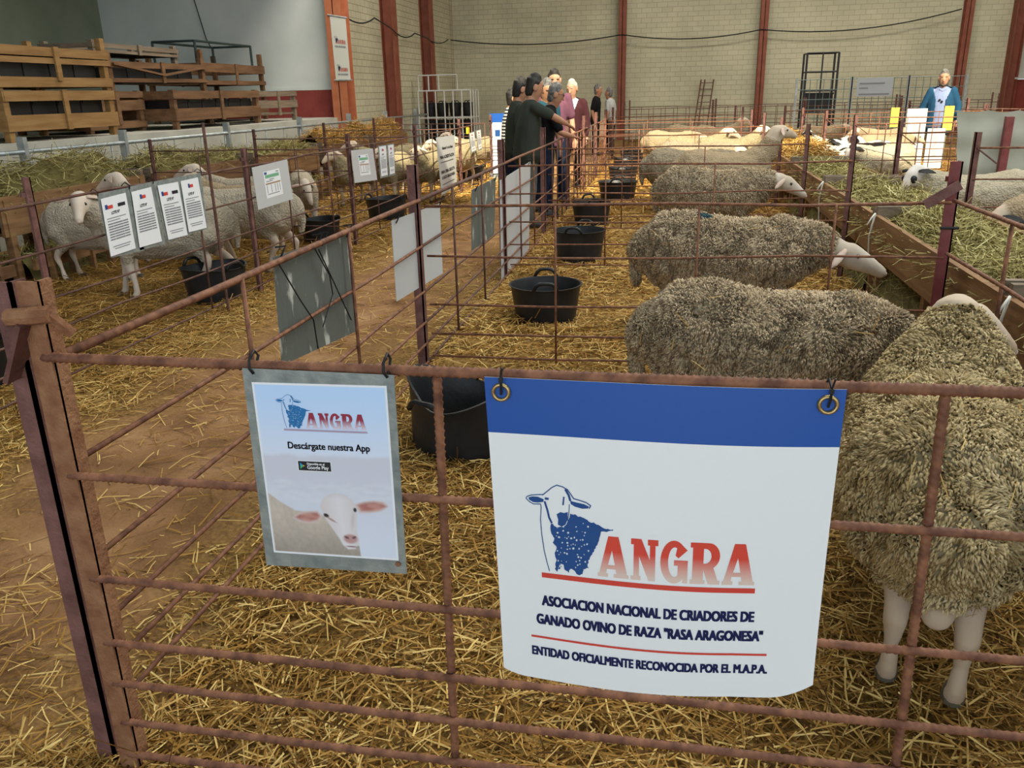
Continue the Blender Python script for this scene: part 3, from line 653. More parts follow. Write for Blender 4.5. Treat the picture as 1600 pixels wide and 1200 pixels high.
stick('store_badge', rect(0, 0, .25, .075), lambda x, y: pfx(.0007)(.285+x, .512+y/ar), INK, po)
for pts, c_ in (([(.015, .012), (.015, .038), (.04, .038)], (.05, .55, .25)), ([(.015, .038), (.015, .064), (.04, .038)], (.03, .35, .7)), ([(.032, .029), (.032, .047), (.052, .038)], (.8, .6, .05))):
    stick('badge_triangle', poly_mesh([pts]), lambda x, y: pfx(.0010)(.285+x, .512+y/ar), mat('badge_colour', c_, .4), po)
for t_, s_, x_, y_, w_ in (('Disponible en el', .024, .068, .048, .135), ('Google Play', .040, .068, .014, .165)):
    stick('lettering', text_mesh(t_, s_, w_, .0008), lambda x, y, x_=x_, y_=y_: pfx(.0010)(.285+x_+x, .512+(y_+y)/ar), PAPER, po)
for p in ((396, 584), (605, 590)):
    c = PY(*p, FY-.022); MB().tube([c, c+V(-.006, -.004, .012), c+V(-.006, 0, .03), c+V(-.003, .02, .045), c+V(-.002, .034, .03), c+V(0, .01, .005)], .0032, 6).build('cable_tie', BLACK_PLASTIC, zb, True, False)
c = PY(622, 881, FY-.0215); MB().tube([c, c+V(0, -.003, 0)], .006, 10).build('rivet', RUST_ORANGE, zb)

# ---- sheets and boards on the left fence (they face the aisle)
def lsheet(px, lab, m=WHITE_BOARD, th=.004, name='sign_board', cat='sign', X0=LX+.035, group=None, lean=.0):
    """board hung on the left fence; px = its four corners in the picture tl tr br bl"""
    c = [PX(*p, X0) for p in px]; ctr = sum(c, V(0, 0, 0))/4
    ymin = min(p.y for p in c)
    root = thing(name, lab, cat, (ctr.x, ctr.y, ctr.z), group=group)
    plate([c[3], c[2], c[1], c[0]], th, root, 'board', m, (1, 0, 0))
    return root, c
def on(c, h):
    return lambda x, y: c[0].lerp(c[1], x).lerp(c[3].lerp(c[2], x), 1-y)+V(h, 0, 0)
def lot_sheet(parent, f, head, two):
    parent = stick('paper', rect(0, 0, 1, 1), f(.0055), PAPER, parent); g = f(.0065)
    def bar_(x0, y0, x1, y1, m): stick('printed_line', rect(x0, y0, x1, y1), g, m, parent)
    if head: bar_(.10, .80, .20, .88, INK_BLUE); bar_(.20, .80, .40, .86, INK_RED); bar_(.60, .80, .9, .86, INK)
    else: bar_(.36, .84, .46, .92, INK_BLUE); bar_(.46, .84, .64, .9, INK_RED)
    stick('lettering', text_mesh('LOTE Nº', .07, .34, .003), lambda x, y: g(.3+x, .70+y), INK, parent)
    bar_(.1, .63, .85, .645, INK_GREY); bar_(.1, .585, .6, .60, INK_GREY)
    for k in range(7): y_ = .26+k*.045; bar_(.1, y_, .9, y_+.024, INK_GREY)
    for k in (.3, .68): bar_(k, .25, k+.012, .58, PAPER)
    if two: bar_(.15, .14, .85, .155, INK_GREY); bar_(.2, .10, .8, .115, INK_GREY)
TLs = [((151, 303), (200, 293), (225, 391), (173, 403)), ((201, 292), (238, 284), (258, 381), (218, 391)), ((238, 284), (313, 270), (324, 357), (260, 378))]
papers = [[((156, 311), (195, 301), (211, 388), (172, 401))], [((204, 300), (235, 292), (252, 377), (217, 387))], [((245, 290), (277, 284), (292, 367), (262, 375)), ((281, 283), (308, 277), (322, 356), (294, 363))]]
for tl, ps, lab in zip(TLs, papers, ('zinc board with a single lot sheet, leftmost on the left fence', 'zinc board with a single lot sheet, between the other two zinc boards', 'wide zinc board with two lot sheets side by side')):
    root, c = lsheet(tl, lab, ZINC)
    for i, p in enumerate(ps):
        pc = [PX(*k, LX+.0395) for k in p]; lot_sheet(root, lambda h, pc=pc: on(pc, h), (tl is TLs[0]) or (tl is TLs[2] and i == 0), tl is not TLs[1])
    for k in (c[0], c[1]): MB().tube([k+V(.006, 0, -.012), k+V(.01, 0, .01), k+V(-.02, 0, .03), k+V(-.045, 0, .01)], .003, 5).build('cable_tie', BLACK_PLASTIC, root)
for tl, lab in ((((393, 262), (448, 249), (457, 311), (403, 328)), 'white board with a green headed notice, nearer of two on the left fence'), (((548, 235), (582, 232), (589, 281), (554, 286)), 'white board with a green headed notice, farther of two on the left fence')):
    root, c = lsheet(tl, lab); f_ = lambda h, c=c: on(c, h)
    q4 = [f_(.005)(a, b) for a, b in ((.26, .84), (.72, .84), (.74, .2), (.26, .2))]; g4 = lambda h, q4=q4: on(q4, h)
    pp_ = stick('paper', rect(0, 0, 1, 1), g4(.0006), PAPER, root)
    for x0, y0, x1, y1, mm in ((.05, .88, .2, .97, INK_BLUE), (.75, .9, .92, .94, INK_GREY), (.08, .74, .92, .86, INK_GREEN), (.3, .66, .6, .69, INK_GREY), (.1, .60, .5, .63, INK_GREY), (.05, .50, .95, .55, INK_ORANGE), (.1, .12, .8, .15, INK_GREY)):
        stick('printed_line', rect(x0, y0, x1, y1), g4(.0014), mm, pp_)
    for x_ in (.1, .35, .58, .72, .86): stick('printed_line', rect(x_, .18, x_+.03, .48), g4(.0014), INK_GREY, pp_)
for tl, lab in ((((590, 228), (603, 226), (606, 276), (594, 279)), 'narrow lot sheet beside the farther white board, left of the pair'), (((604, 226), (615, 224), (617, 273), (608, 276)), 'narrow lot sheet beside the farther white board, right of the pair'), (((732, 208), (741, 205), (744, 236), (736, 240)), 'small pale sheet tied beside a yellow tag far along the left fence'), (((743, 204), (751, 202), (753, 233), (747, 236)), 'small pale sheet farthest along the left fence')):
    root, c = lsheet(tl, lab, ZINC); q4 = [on(c, .005)(a, b) for a, b in ((.1, .97), (.92, .97), (.92, .06), (.1, .06))]; lot_sheet(root, lambda h, q4=q4: on(q4, h-.004), False, True)
cl = thing('banner', 'long grey banner with black lettering on the left fence', 'banner', PX(697, 260, LX+.05)[:])
c = [PX(*p, LX+.05) for p in ((681, 215), (710, 211), (714, 291), (690, 305))]
plate([c[3], c[2], c[1], c[0]], .003, cl, 'cloth', WHITE_BOARD, (1, 0, 0)); g = on(c, .005)
for t_, x_, y_, w_, s_ in (('Selección de Raza', .25, .78, .6, .06), ('PARA ACREDITACION', .1, .62, .8, .075), ('PARA OBRA SELECTA', .1, .36, .8, .075), ('A RAZA ARAGONESA', .1, .26, .8, .075)):
    stick('lettering', text_mesh(t_, s_, w_, .004), lambda x, y, x_=x_, y_=y_: g(x_+x, y_+y), INK, cl)
for y_ in (.55, .16): stick('printed_line', rect(.1, y_, .85, y_+.012), g, INK, cl)
top(MB().box(PX(731, 204, LX+.04), (.03, .12, .10)), 'tag', mat('yellow_plastic', (.75, .5, .03), .5), 'yellow tag tied to the far left fence', 'tag')
# roll-up stand far along the aisle
p = PX(778, 220, LX+.1); rb = thing('roll_up_banner', 'white roll-up banner with a blue top standing by the far left fence', 'banner', (p.x, p.y, 0))
MB().box((p.x, p.y, .62), (.30, .02, 1.0)).build('cloth', PAPER, rb); MB().box((p.x, p.y-.006, 1.14), (.30, .02, .16)).build('blue_top', VINYL_BLUE, rb); MB().box((p.x, p.y, .06), (.32, .12, .12)).build('base', GALV, rb)
for k, z_ in enumerate((.86, .62, .56, .50, .44, .36)): MB().box((p.x, p.y-.0125, z_), (.1 if k == 0 else .22, .004, .12 if k == 0 else .02)).build('printed_line', INK_BLUE if k == 0 else INK_GREY, rb)
# boards on the aisle fence seen from behind
def aboard(px, lab, m, X0=AX-.022, name='sign_board'):
    c = [PX(*p, X0) for p in px]; ctr = sum(c, V(0, 0, 0))/4; root = thing(name, lab, 'sign', ctr[:])
    plate([c[3], c[2], c[1], c[0]], .003, root, 'board', m, (-1, 0, 0)); return root, c
def tie(root, c, a, b):
    k = c[0].lerp(c[1], a); MB().tube([k+V(.004, 0, -.02), k+V(.02, 0, .01), k+V(.03, .01, .035), k+V(-.012, .01, .03)], .004, 5).build('cable_tie', BLACK_PLASTIC, root)
root, c = aboard(((427, 402), (545, 362), (556, 518), (441, 571)), 'old stained zinc plate tied to the nearest aisle fence panel, seen from behind', ZINC_OLD)
for a in (.05, .5, .58, .95): tie(root, c, a, 0)
for pts in ([(433, 408), (470, 470), (490, 500), (497, 545)], [(490, 385), (515, 430), (520, 460), (505, 510)], [(498, 390), (535, 470), (549, 500)]):
    MB().tube([PX(*p, AX+.012) for p in pts], .003, 5).build('wire', BLACK_PLASTIC, root)
root, c = aboard(((612, 345), (687, 318), (692, 427), (620, 471)), 'plain white board behind the second aisle post, seen from behind', WHITE_BOARD)
for a in (.06, .95): tie(root, c, a, 0)
root, c = aboard(((737, 297), (775, 277), (772, 367), (737, 392)), 'narrow stained zinc plate on the second aisle fence panel', ZINC_OLD); tie(root, c, .1, 0); tie(root, c, .9, 0)
root, c = aboard(((781, 282), (829, 252), (826, 412), (784, 452)), 'tall white cloth sign on the aisle fence beside the person in dark green', WHITE_BOARD, name='banner'); tie(root, c, .1, 0); tie(root, c, .9, 0)
# hanging banner on the orange column
c = [PY(*p, 18.74) for p in ((515, 23), (540, 28), (548, 125), (525, 125))]; hb = thing('banner', 'tall pale banner with two sheep logos on the orange column', 'banner', (sum(c, V(0, 0, 0))/4)[:])
plate([c[3], c[2], c[1], c[0]], .004, hb, 'cloth', mat('pale_cloth', (.60, .60, .52), .7), (0, -1, 0)); MB().tube([c[0]+V(-.05, 0, 0), c[1]+V(.03, 0, 0)], .02, 6).build('rod', GALV, hb); MB().tube([c[3]+V(-.03, 0, 0), c[2]+V(.03, 0, 0)], .02, 6).build('rod', GALV, hb)
def hx(h): return lambda x, y: c[0].lerp(c[1], x).lerp(c[3].lerp(c[2], x), 1-y)-V(0, h, 0)
for y_ in (.58, .14):
    logo(hb, lambda x, y, y_=y_: hx(.012)(.2+x, y_+y*.40), .68, mat('banner_red', (.45, .1, .07), .6), mat('banner_navy', (.03, .035, .06), .6), INK_RED, False)
    stick('lettering', text_mesh('RASA ARAGONESA', .07, .7, .004), lambda x, y, y_=y_: hx(.012)(.18+x, y_-.06+y*.5), INK_GREY, hb)
# ---------------------------------------------------------------- sheep
def fleece_mat(name, wool_a, wool_b, skin, spots=None, scale=38., deep=.45):
    m = bpy.data.materials.new(name); m.use_nodes = True; nt = m.node_tree; b = nt.nodes['Principled BSDF']; L = nt.links.new
    b.inputs['Roughness'].default_value = .95; b.inputs['Specular IOR Level'].default_value = .08
    tc = nt.nodes.new('ShaderNodeTexCoord')
    v = nt.nodes.new('ShaderNodeTexVoronoi'); v.inputs['Scale'].default_value = scale; L(tc.outputs['Object'], v.inputs['Vector'])
    n = nt.nodes.new('ShaderNodeTexNoise'); n.inputs['Scale'].default_value = 5; n.inputs['Detail'].default_value = 6; L(tc.outputs['Object'], n.inputs['Vector'])
    def mix(fac, a, c, t='MIX'):
        x = nt.nodes.new('ShaderNodeMix'); x.data_type = 'RGBA'; x.blend_type = t
        for sock, val in ((x.inputs[0], fac), (x.inputs[6], a), (x.inputs[7], c)):
            if hasattr(val, 'links') or hasattr(val, 'is_linked'): L(val, sock)
            elif isinstance(val, tuple): sock.default_value = (*val, 1)
            else: sock.default_value = val
        return x.outputs[2]
    def mr(src, a, c, lo, hi): r = nt.nodes.new('ShaderNodeMapRange'); r.inputs[1].default_value = a; r.inputs[2].default_value = c; r.inputs[3].default_value = lo; r.inputs[4].default_value = hi; L(src, r.inputs[0]); return r.outputs[0]
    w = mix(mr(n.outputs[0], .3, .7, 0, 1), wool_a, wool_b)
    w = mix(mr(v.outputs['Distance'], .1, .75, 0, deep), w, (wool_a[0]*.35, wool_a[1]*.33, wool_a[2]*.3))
    if spots:
        n2 = nt.nodes.new('ShaderNodeTexNoise'); n2.inputs['Scale'].default_value = 4.5; n2.inputs['Detail'].default_value = 1; L(tc.outputs['Object'], n2.inputs['Vector']); w = mix(mr(n2.outputs[0], .50, .56, 0, 1), w, spots)
    at = nt.nodes.new('ShaderNodeAttribute'); at.attribute_name = 'fleece'
    s2 = mix(mr(n.outputs[0], .4, .7, 0, 1), skin, (skin[0]*.86, skin[1]*.78, skin[2]*.70))
    if spots: s2 = mix(mr(n2.outputs[0], .50, .54, 0, 1), s2, spots)
    L(mix(at.outputs['Fac'], s2, w), b.inputs['Base Color'])
    bp = nt.nodes.new('ShaderNodeBump'); bp.inputs['Distance'].default_value = .012; bp.invert = True
    mm = nt.nodes.new('ShaderNodeMath'); mm.operation = 'MULTIPLY'; L(at.outputs['Fac'], mm.inputs[0]); mm.inputs[1].default_value = .8; L(mm.outputs[0], bp.inputs['Strength'])
    L(v.outputs['Distance'], bp.inputs['Height']); L(bp.outputs[0], b.inputs['Normal'])
    return m
SKIN = (.50, .44, .36)
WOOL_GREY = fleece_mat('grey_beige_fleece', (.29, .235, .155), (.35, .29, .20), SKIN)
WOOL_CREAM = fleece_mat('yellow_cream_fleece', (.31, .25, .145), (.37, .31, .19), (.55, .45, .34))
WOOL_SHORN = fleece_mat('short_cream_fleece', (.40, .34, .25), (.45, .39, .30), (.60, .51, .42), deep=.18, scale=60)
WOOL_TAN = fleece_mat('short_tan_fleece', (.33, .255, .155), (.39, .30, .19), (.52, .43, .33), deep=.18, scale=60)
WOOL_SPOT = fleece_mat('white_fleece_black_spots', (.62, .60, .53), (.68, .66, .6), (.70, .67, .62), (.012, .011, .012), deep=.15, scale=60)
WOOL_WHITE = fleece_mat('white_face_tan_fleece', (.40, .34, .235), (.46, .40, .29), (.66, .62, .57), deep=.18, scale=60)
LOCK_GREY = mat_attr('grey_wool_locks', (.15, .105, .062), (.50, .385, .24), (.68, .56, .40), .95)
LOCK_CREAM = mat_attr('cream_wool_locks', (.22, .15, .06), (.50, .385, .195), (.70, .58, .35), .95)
PINK = mat('pink_skin', (.46, .33, .26), .7, (.56, .44, .36), 12)
BLACKSKIN = mat('black_skin', (.012, .011, .011), .6)
BLUE_MARK = mat('blue_stock_mark', (.045, .10, .11), .9)
EARTAG = mat('yellow_tag', (.75, .48, .03), .4)
def sheep(name, label, loc, rz, mt, s=1., fat=1., neck=(.62, .86), head=(.25, 0., -.30), yaw=0., voxel=.016, locks=0, lock_m=None, legs=(0, 0, 0, 0), group=None, cat='sheep', ear_m=None, ear_droop=.5, tail=True, tag_ear=False, belly=0., wooly_legs=0., extras=None, lump=.012, eyes=True, neckw=1., hindw=.12, patch=False, at=None, mark=None):
    """own frame: +x forward, z up.  neck = where the poll is (x, z); head = (length, pitch side, pitch down); yaw turns the neck and head"""
    if at is not None:                                 # stand so that the head comes to this spot
        q = V(.40+(neck[0]-.40)*math.cos(yaw), (neck[0]-.40)*math.sin(yaw), 0)*s+V(math.cos(yaw+head[1]), math.sin(yaw+head[1]), 0)*.1*s; q.rotate(Matrix.Rotation(rz, 3, 'Z')); loc = (at.x-q.x, at.y-q.y, 0)
    root = thing(name, label, cat, loc, rz, group, local=True)
    def sc(p): return (p[0]*s, p[1]*s, p[2]*s)
    fz = fat; fw = 1.25 if neckw > 1 else 1.0
    cy, sy = math.cos(yaw), math.sin(yaw); px0 = .40
    def tw(p): return (px0+(p[0]-px0)*cy-p[1]*sy, (p[0]-px0)*sy+p[1]*cy, p[2])
    poll = V(*tw((neck[0]+.0, 0, neck[1])))
    L, side, pit = head; hd = V(math.cos(pit)*math.cos(yaw+side), math.cos(pit)*math.sin(yaw+side), math.sin(pit)); hu = (V(0, 0, 1)-hd*hd.z).normalized(); hs = hu.cross(hd)
    P = lambda f, u=0, w=0: tuple(poll+hd*f*L/.25+hu*u+hs*w)
    torso = [((-.50, 0, .56), (.10*fz, .13)), ((-.43, 0, .565), (.185*fz, .215)), ((-.28, 0, .555), (.225*fz, .25)), ((-.05, 0, .525-belly), (.235*fz, .235+belly)), ((.18, 0, .53-belly*.6), (.225*fz, .222+belly*.5)), ((.33, 0, .55), (.185*fz*fw, .205)), ((.42, 0, .575), (.13*fz*fw, .155))]
    nk = [((.30, 0, .62), (.14*neckw, .16)), ((.44*.6+poll.x*.4, poll.y*.35, .63*.6+poll.z*.4), (.10*neckw, .125*neckw**.5)), (tuple(poll-hd*.02), (.068*neckw**.4, .08*neckw**.4))]
    hd_l = [(P(-.02), (.062, .066)), (P(.05, .002), (.062, .080)), (P(.12, -.006), (.050, .066)), (P(.19, -.014), (.036, .048)), (P(.245, -.026), (.032, .037))]
    limbs = [torso, nk, hd_l]; bare = []
    for k, (fx_, y_) in enumerate(((.27, .105), (.27, -.105), (-.33, hindw), (-.33, -hindw))):
        o = legs[k]
        if k < 2: pts = [((fx_, y_*.9, .46), .085), ((fx_+.01, y_, .36), (.055, .06)), ((fx_+.015+o*.5, y_, .26), .037), ((fx_+o*.9, y_, .14), .024), ((fx_+o, y_, .06), .027), ((fx_+.02+o, y_, .022), .03)]
        else: pts = [((fx_, y_*.85, .48), .125), ((fx_+.05+o*.2, y_, .37), (.058, .075)), ((fx_-.055+o*.5, y_, .285), .036), ((fx_-.075+o*.75, y_, .24), .034), ((fx_-.045+o, y_, .14), .021), ((fx_-.035+o, y_, .055), .027), ((fx_-.01+o, y_, .022), .031)]
        limbs.append(pts); bare.append([(sc(a), sc(b), ra*s if not isinstance(ra, tuple) else ra[0]*s, rb*s if not isinstance(rb, tuple) else rb[0]*s) for (a, ra), (b, rb) in zip(pts[2 if k < 2 else 2:-1], pts[3:])])
    if tail: limbs.append([((-.50, 0, .66), .04), ((-.56, 0, .58), .035), ((-.57, 0, .46), .03), ((-.56, 0, .36), .02)])
    if extras: limbs += extras
    for l in extras or []: bare.append([(sc(a), sc(b), ra*s, rb*s) for (a, ra), (b, rb) in zip(l[:-1], l[1:])])
    lm = [([sc(p) for p, _ in l], [tuple(q*s for q in (r if isinstance(r, tuple) else (r, r))) for _, r in l]) for l in limbs]
    me = blob(lm, voxel, 5); v = verts_np(me); nr = normals_np(me)
    dw = np.full(len(v), 9.)
    for l in [torso, nk[:2]]+([limbs[-1]] if tail and not extras else []):
        for (a, ra), (b, rb) in zip(l[:-1], l[1:]):
            dw = np.minimum(dw, seg_dist(v, sc(a), sc(b), min(ra if isinstance(ra, tuple) else (ra,))*s, min(rb if isinstance(rb, tuple) else (rb,))*s))
    for k in range(4):
        l = limbs[3+k]; dw = np.minimum(dw, seg_dist(v, sc(l[0][0]), sc(l[1][0]), .09*s, .06*s))
        if wooly_legs: dw = np.minimum(dw, seg_dist(v, sc(l[1][0]), sc(l[2][0]), .06*s, .04*s))
    db = np.full(len(v), 9.)
    for (a, ra), (b, rb) in zip(hd_l[:-1], hd_l[1:]): db = np.minimum(db, seg_dist(v, sc(a), sc(b), ra[0]*s, rb[0]*s))
    for q in bare:
        for a, b, ra, rb in q: db = np.minimum(db, seg_dist(v, a, b, ra, rb))
    fl = sstep(-.02, .02, db-dw)
    crk = lambda p: max(0., 1-7*abs(noise.noise(V(p[0]*17/s, p[1]*17/s, p[2]*6/s)))) if abs(p[2]) >= 0 else 0.
    wv = np.array([noise.noise(V(*(p*14/s)))*.6+noise.noise(V(*(p*34/s)))*.4-1.0*crk(p) for p in v])
    v = v+nr*(fl*(wv*lump+.010*(lump > .008)))[:, None]; me.vertices.foreach_set('co', v.astype(np.float32).ravel())
    a = me.attributes.new('fleece', 'FLOAT', 'POINT'); a.data.foreach_set('value', fl.astype(np.float32)); me.update()
    link_mesh('body', me, mt, root, True)
    for sg in (1, -1):                                   # ears, eyes, hooves
        e0 = Vector(P(.01+.045*(neckw > 1), .035, sg*(.058 if neckw <= 1 else .066))); ed = (hs*sg*1.0-hd*(.45 if neckw <= 1 else -.05)-hu*ear_droop).normalized(); en = ed.cross(hd).normalized(); ew = ed.cross(en)
        mb = MB(); ring = []
        for t, w_ in ((0, .012), (.25, .022), (.55, .026), (.8, .019), (1, .003)):
            c = e0+ed*.135*t-hu*.03*t*t; ring.append([c+ew*w_*math.cos(q)+en*(.006*math.sin(q)-.010*(1-math.cos(q)**2)*0-.35*w_*(math.cos(q)**2)) for q in np.linspace(0, 2*PI, 11)[:-1]])
        mb.loft([[p*s for p in r] for r in ring]); mb.build('ear', ear_m or PINK, root, True, False)
        if tag_ear and sg == 1: MB().box((e0+ed*.07)*s, (.03, .012, .035)).build('ear_tag', EARTAG, root)
        if eyes:
            MB().ball(Vector(P(.085, .022, sg*.050))*s, .013*s, 8).build('eye', EYE, root, True, False)
            if patch: MB().ball(Vector(P(.09, .012, sg*.044))*s, .034*s, 10, sc=(1, 1, 1.1)).build('eye_patch', BLACKSKIN, root, True, False)
    mb = MB(); mb.ball(Vector(P(.262, -.026, 0))*s, .021*s, 8, sc=(.8, 1.0, .75)); mb.build('nose', ear_m or PINK, root, True, False)
    for k in range(4):
        p = limbs[3+k][-1][0]; MB().loft([[V(p[0]+.012+r*1.25*math.cos(q), p[1]+r*math.sin(q), z)*s for q in np.linspace(0, 2*PI, 9)[:-1]] for r, z in ((.031, -.002), (.031, .012), (.027, .04))]).build('hoof', HOOF, root)
    if locks:
        tri = me; me.calc_loop_triangles(); T_ = np.empty(len(me.loop_triangles)*3, np.int32); me.loop_triangles.foreach_get('vertices', T_); T_ = T_.reshape(-1, 3)
        A, B, C = v[T_[:, 0]], v[T_[:, 1]], v[T_[:, 2]]; ar_ = np.linalg.norm(np.cross(B-A, C-A), axis=1)*(fl[T_].mean(1) > .55); ar_ /= ar_.sum()
        idx = RNG.choice(len(T_), locks, p=ar_); u = RNG.random((locks, 2)); su = np.sqrt(u[:, :1]); w3 = np.concatenate([1-su, su*(1-u[:, 1:]), su*u[:, 1:]], 1)
        p = A[idx]*w3[:, :1]+B[idx]*w3[:, 1:2]+C[idx]*w3[:, 2:]; n_ = nr[T_[idx, 0]]
        grav = np.array([-.25, 0, -1.]); gn = grav-n_*(n_@grav)[:, None]
        flow = np.array([[noise.noise(V(*(q*9))), noise.noise(V(*(q*9+7))), noise.noise(V(*(q*9+3)))] for q in p])*1.3
        d1 = n_*.75+gn*.45+flow*.8+RNG.normal(size=p.shape)*.22; d1 /= np.linalg.norm(d1, axis=1, keepdims=True)
        d2 = n_*.15+gn*1.0+flow*1.1+RNG.normal(size=p.shape)*.3; d2 /= np.linalg.norm(d2, axis=1, keepdims=True)
        ll = RNG.uniform(.013, .026, locks)[:, None]*s; ww = RNG.uniform(.0032, .0054, locks)[:, None]*s
        s1 = np.cross(d1, RNG.normal(size=p.shape)); s1 /= np.linalg.norm(s1, axis=1, keepdims=True); s2 = np.cross(d1, s1)
        p0 = p-n_*.004; p1 = p+d1*ll*.55; p2 = p1+d2*ll*.6
        vs = []
        for c_, k_ in ((p0, .9), (p1, 1.0)):
            for a_ in (0, 2*PI/3, 4*PI/3): vs.append(c_+s1*ww*k_*math.cos(a_)+s2*ww*k_*math.sin(a_))
        vs.append(p2); vv = np.stack(vs, 1).reshape(-1, 3); kk = np.arange(locks)[:, None]*7
        f4 = np.concatenate([kk+np.array([[i, (i+1) % 3, 3+(i+1) % 3, 3+i]]) for i in range(3)]); f3 = np.concatenate([kk+np.array([[3+i, 3+(i+1) % 3, 6]]) for i in range(3)])
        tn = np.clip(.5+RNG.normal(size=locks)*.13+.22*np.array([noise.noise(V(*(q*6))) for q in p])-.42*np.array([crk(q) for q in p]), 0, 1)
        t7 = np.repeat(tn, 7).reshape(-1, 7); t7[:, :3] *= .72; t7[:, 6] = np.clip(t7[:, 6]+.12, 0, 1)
        on_ = np.linalg.norm(p-np.array(mark)*s, axis=1) < .055 if mark else np.zeros(locks, bool)
        def part_(sel, nm, mm): w_ = np.repeat(sel, 7); ix = np.cumsum(w_)-1; q4 = f4[np.tile(sel, 3)]; q3 = f3[np.tile(sel, 3)]; link_mesh(nm, np_mesh(nm, vv[w_], ix[q4], ix[q3], t7.ravel()[w_]), mm, root, True)
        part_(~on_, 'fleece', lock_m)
        if on_.any(): part_(on_, 'paint_mark', BLUE_MARK)
        k = 60; j = RNG.choice(locks, k); dd = RNG.normal(size=(k, 3)); dd -= n_[j]*(np.sum(dd*n_[j], 1))[:, None]*.8
        bv, bf, bt = blades(p[j]+n_[j]*.03*s, dd, RNG.uniform(.03, .09, k), np.full(k, .0028), RNG.normal(size=k)*.08, RNG.uniform(.4, 1, k))
        o = link_mesh('straw_wisps', np_mesh('wisps', bv, bf, None, bt), STRAW, root, False); o['kind'] = 'stuff'
    return root
# near pen
scro = [[((-.48, 0, .42), .04), ((-.495, 0, .375), .048), ((-.495, 0, .34), .042)]]
sheep('sheep', 'yellowish ram turned away right behind the front fence, its rump beside the banner', (.83, 2.47, -.06), math.radians(76), WOOL_CREAM, 1.02, 1.2, (.55, .84), (.25, -.75, -.42), math.radians(-10), .013, 46000, LOCK_CREAM, legs=(0, 0, .02, -.02), extras=scro, ear_droop=1.1, tail=False, neckw=1.8, hindw=.085)
sheep('sheep', 'grey woolly ram standing sideways in the near pen, head hidden by the yellowish ram', (.44, 3.62, -.02), math.radians(-4), WOOL_GREY, .99, 1.08, (.58, .50), (.25, 0, -1.0), math.radians(-20), .013, 42000, LOCK_GREY, legs=(0, .05, -.04, .02), ear_droop=.7)
sheep('sheep', 'grey woolly ram with a blue dot on its back, behind the first pen divider', (.38, 5.60, -.03), math.radians(-3), WOOL_GREY, 1.05, 1.05, (.66, .57), (.27, 0, -.35), math.radians(-2), .014, 34000, LOCK_GREY, mark=(-.15, -.04, .80), legs=(.03, -.03, 0, .05), ear_droop=.9)
sheep('sheep', 'grey woolly ram with a white lowered head in the third pen', (.42, 9.0, .0), math.radians(-5), WOOL_GREY, 1.02, 1.05, (.66, .66), (.26, 0, -.45), 0, .018, 12000, LOCK_GREY, ear_droop=.9)
sheep('sheep', 'woolly ram holding its head high behind the ram with the lowered white head', (.62, 11.0, .0), math.radians(8), WOOL_TAN, 1.08, 1.05, (.60, .98), (.25, .4, -.15), 0, .02, 0)
sheep('sheep', 'grey ram whose rump shows behind the two nearer rams', (.20, 11.7, .0), math.radians(4), WOOL_GREY, 1.05, 1.05, (.64, .66), (.25, 0, -.5), 0, .02, 0)
sheep('sheep', 'dim ram seen past the two rams of the third pen', (.30, 13.3, .0), math.radians(-6), WOOL_GREY, 1.05, 1.05, (.64, .66), (.25, 0, -.5), 0, .022, 0)
sheep('sheep', 'sunlit cream ram at the bright hay, left of the pair', (.35, 15.6, .0), math.radians(14), WOOL_CREAM, 1.0, 1.05, (.62, .86), (.25, 0, -.4), 0, .022, 0)
sheep('sheep', 'sunlit cream ram at the bright hay, right of the pair', (.88, 15.2, .0), math.radians(10), WOOL_CREAM, 1.0, 1.05, (.62, .9), (.25, 0, -.4), 0, .022, 0)
for i, (x, y, r, lab) in enumerate(((-.05, 17.9, 5, 'brown ram in shade beyond the sunlit pens, nearest of three'), (.35, 20.75, -4, 'brown ram in shade beyond the sunlit pens, second of three'), (.9, 19.75, 8, 'brown ram in shade beyond the sunlit pens, with raised head'))):
    sheep('sheep', lab, (x, y, 0), math.radians(r), WOOL_TAN, 1.0, 1.05, (.60, .9 if i == 2 else .66), (.25, 0, -.4), 0, .024, 0)
# pens right of the troughs
sheep('sheep', 'tan ewe with a white face and black eye patches leaning over the hay trough', None, math.radians(176), WOOL_WHITE, 1.0, 1.1, (.60, .78), (.25, .55, -.75), math.radians(12), .018, 0, ear_m=BLACKSKIN, ear_droop=.3, patch=True, at=G(1418, 278, .74))
sheep('sheep', 'tan ewe lying low behind the ewe with black eye patches', (3.2, 9.28, -.12), math.radians(185), WOOL_TAN, 1.0, 1.15, (.62, .60), (.25, 0, -.6), 0, .018, 0)
sheep('sheep', 'tan ewe at the right edge feeding with its black eared head down', None, math.radians(190), WOOL_TAN, 1.05, 1.15, (.64, .58), (.25, .2, -.75), 0, .018, 0, ear_m=BLACKSKIN, at=G(1548, 310, .76))
sheep('sheep', 'white faced ewe with a pink stripe on its head behind the second trough', None, math.radians(215), WOOL_WHITE, 1.0, 1.05, (.62, .74), (.25, .5, -.6), 0, .018, 0, ear_m=BLACKSKIN, at=G(1308, 238, .74)+V(.22, .42, 0))
sheep('sheep', 'black and white spotted ewe in the sun behind the hay', None, math.radians(205), WOOL_SPOT, .98, 1.0, (.60, .78), (.25, .5, -.7), 0, .018, 0, ear_m=BLACKSKIN, at=G(1262, 226, .76)+V(.25, 0, 0))
sheep('sheep', 'white headed ewe with black ears left of the spotted ewe', None, math.radians(200), WOOL_SPOT, .95, 1.0, (.60, .86), (.25, .5, -.5), 0, .02, 0, ear_m=BLACKSKIN, at=G(1217, 208, .84)+V(.4, 0, 0))
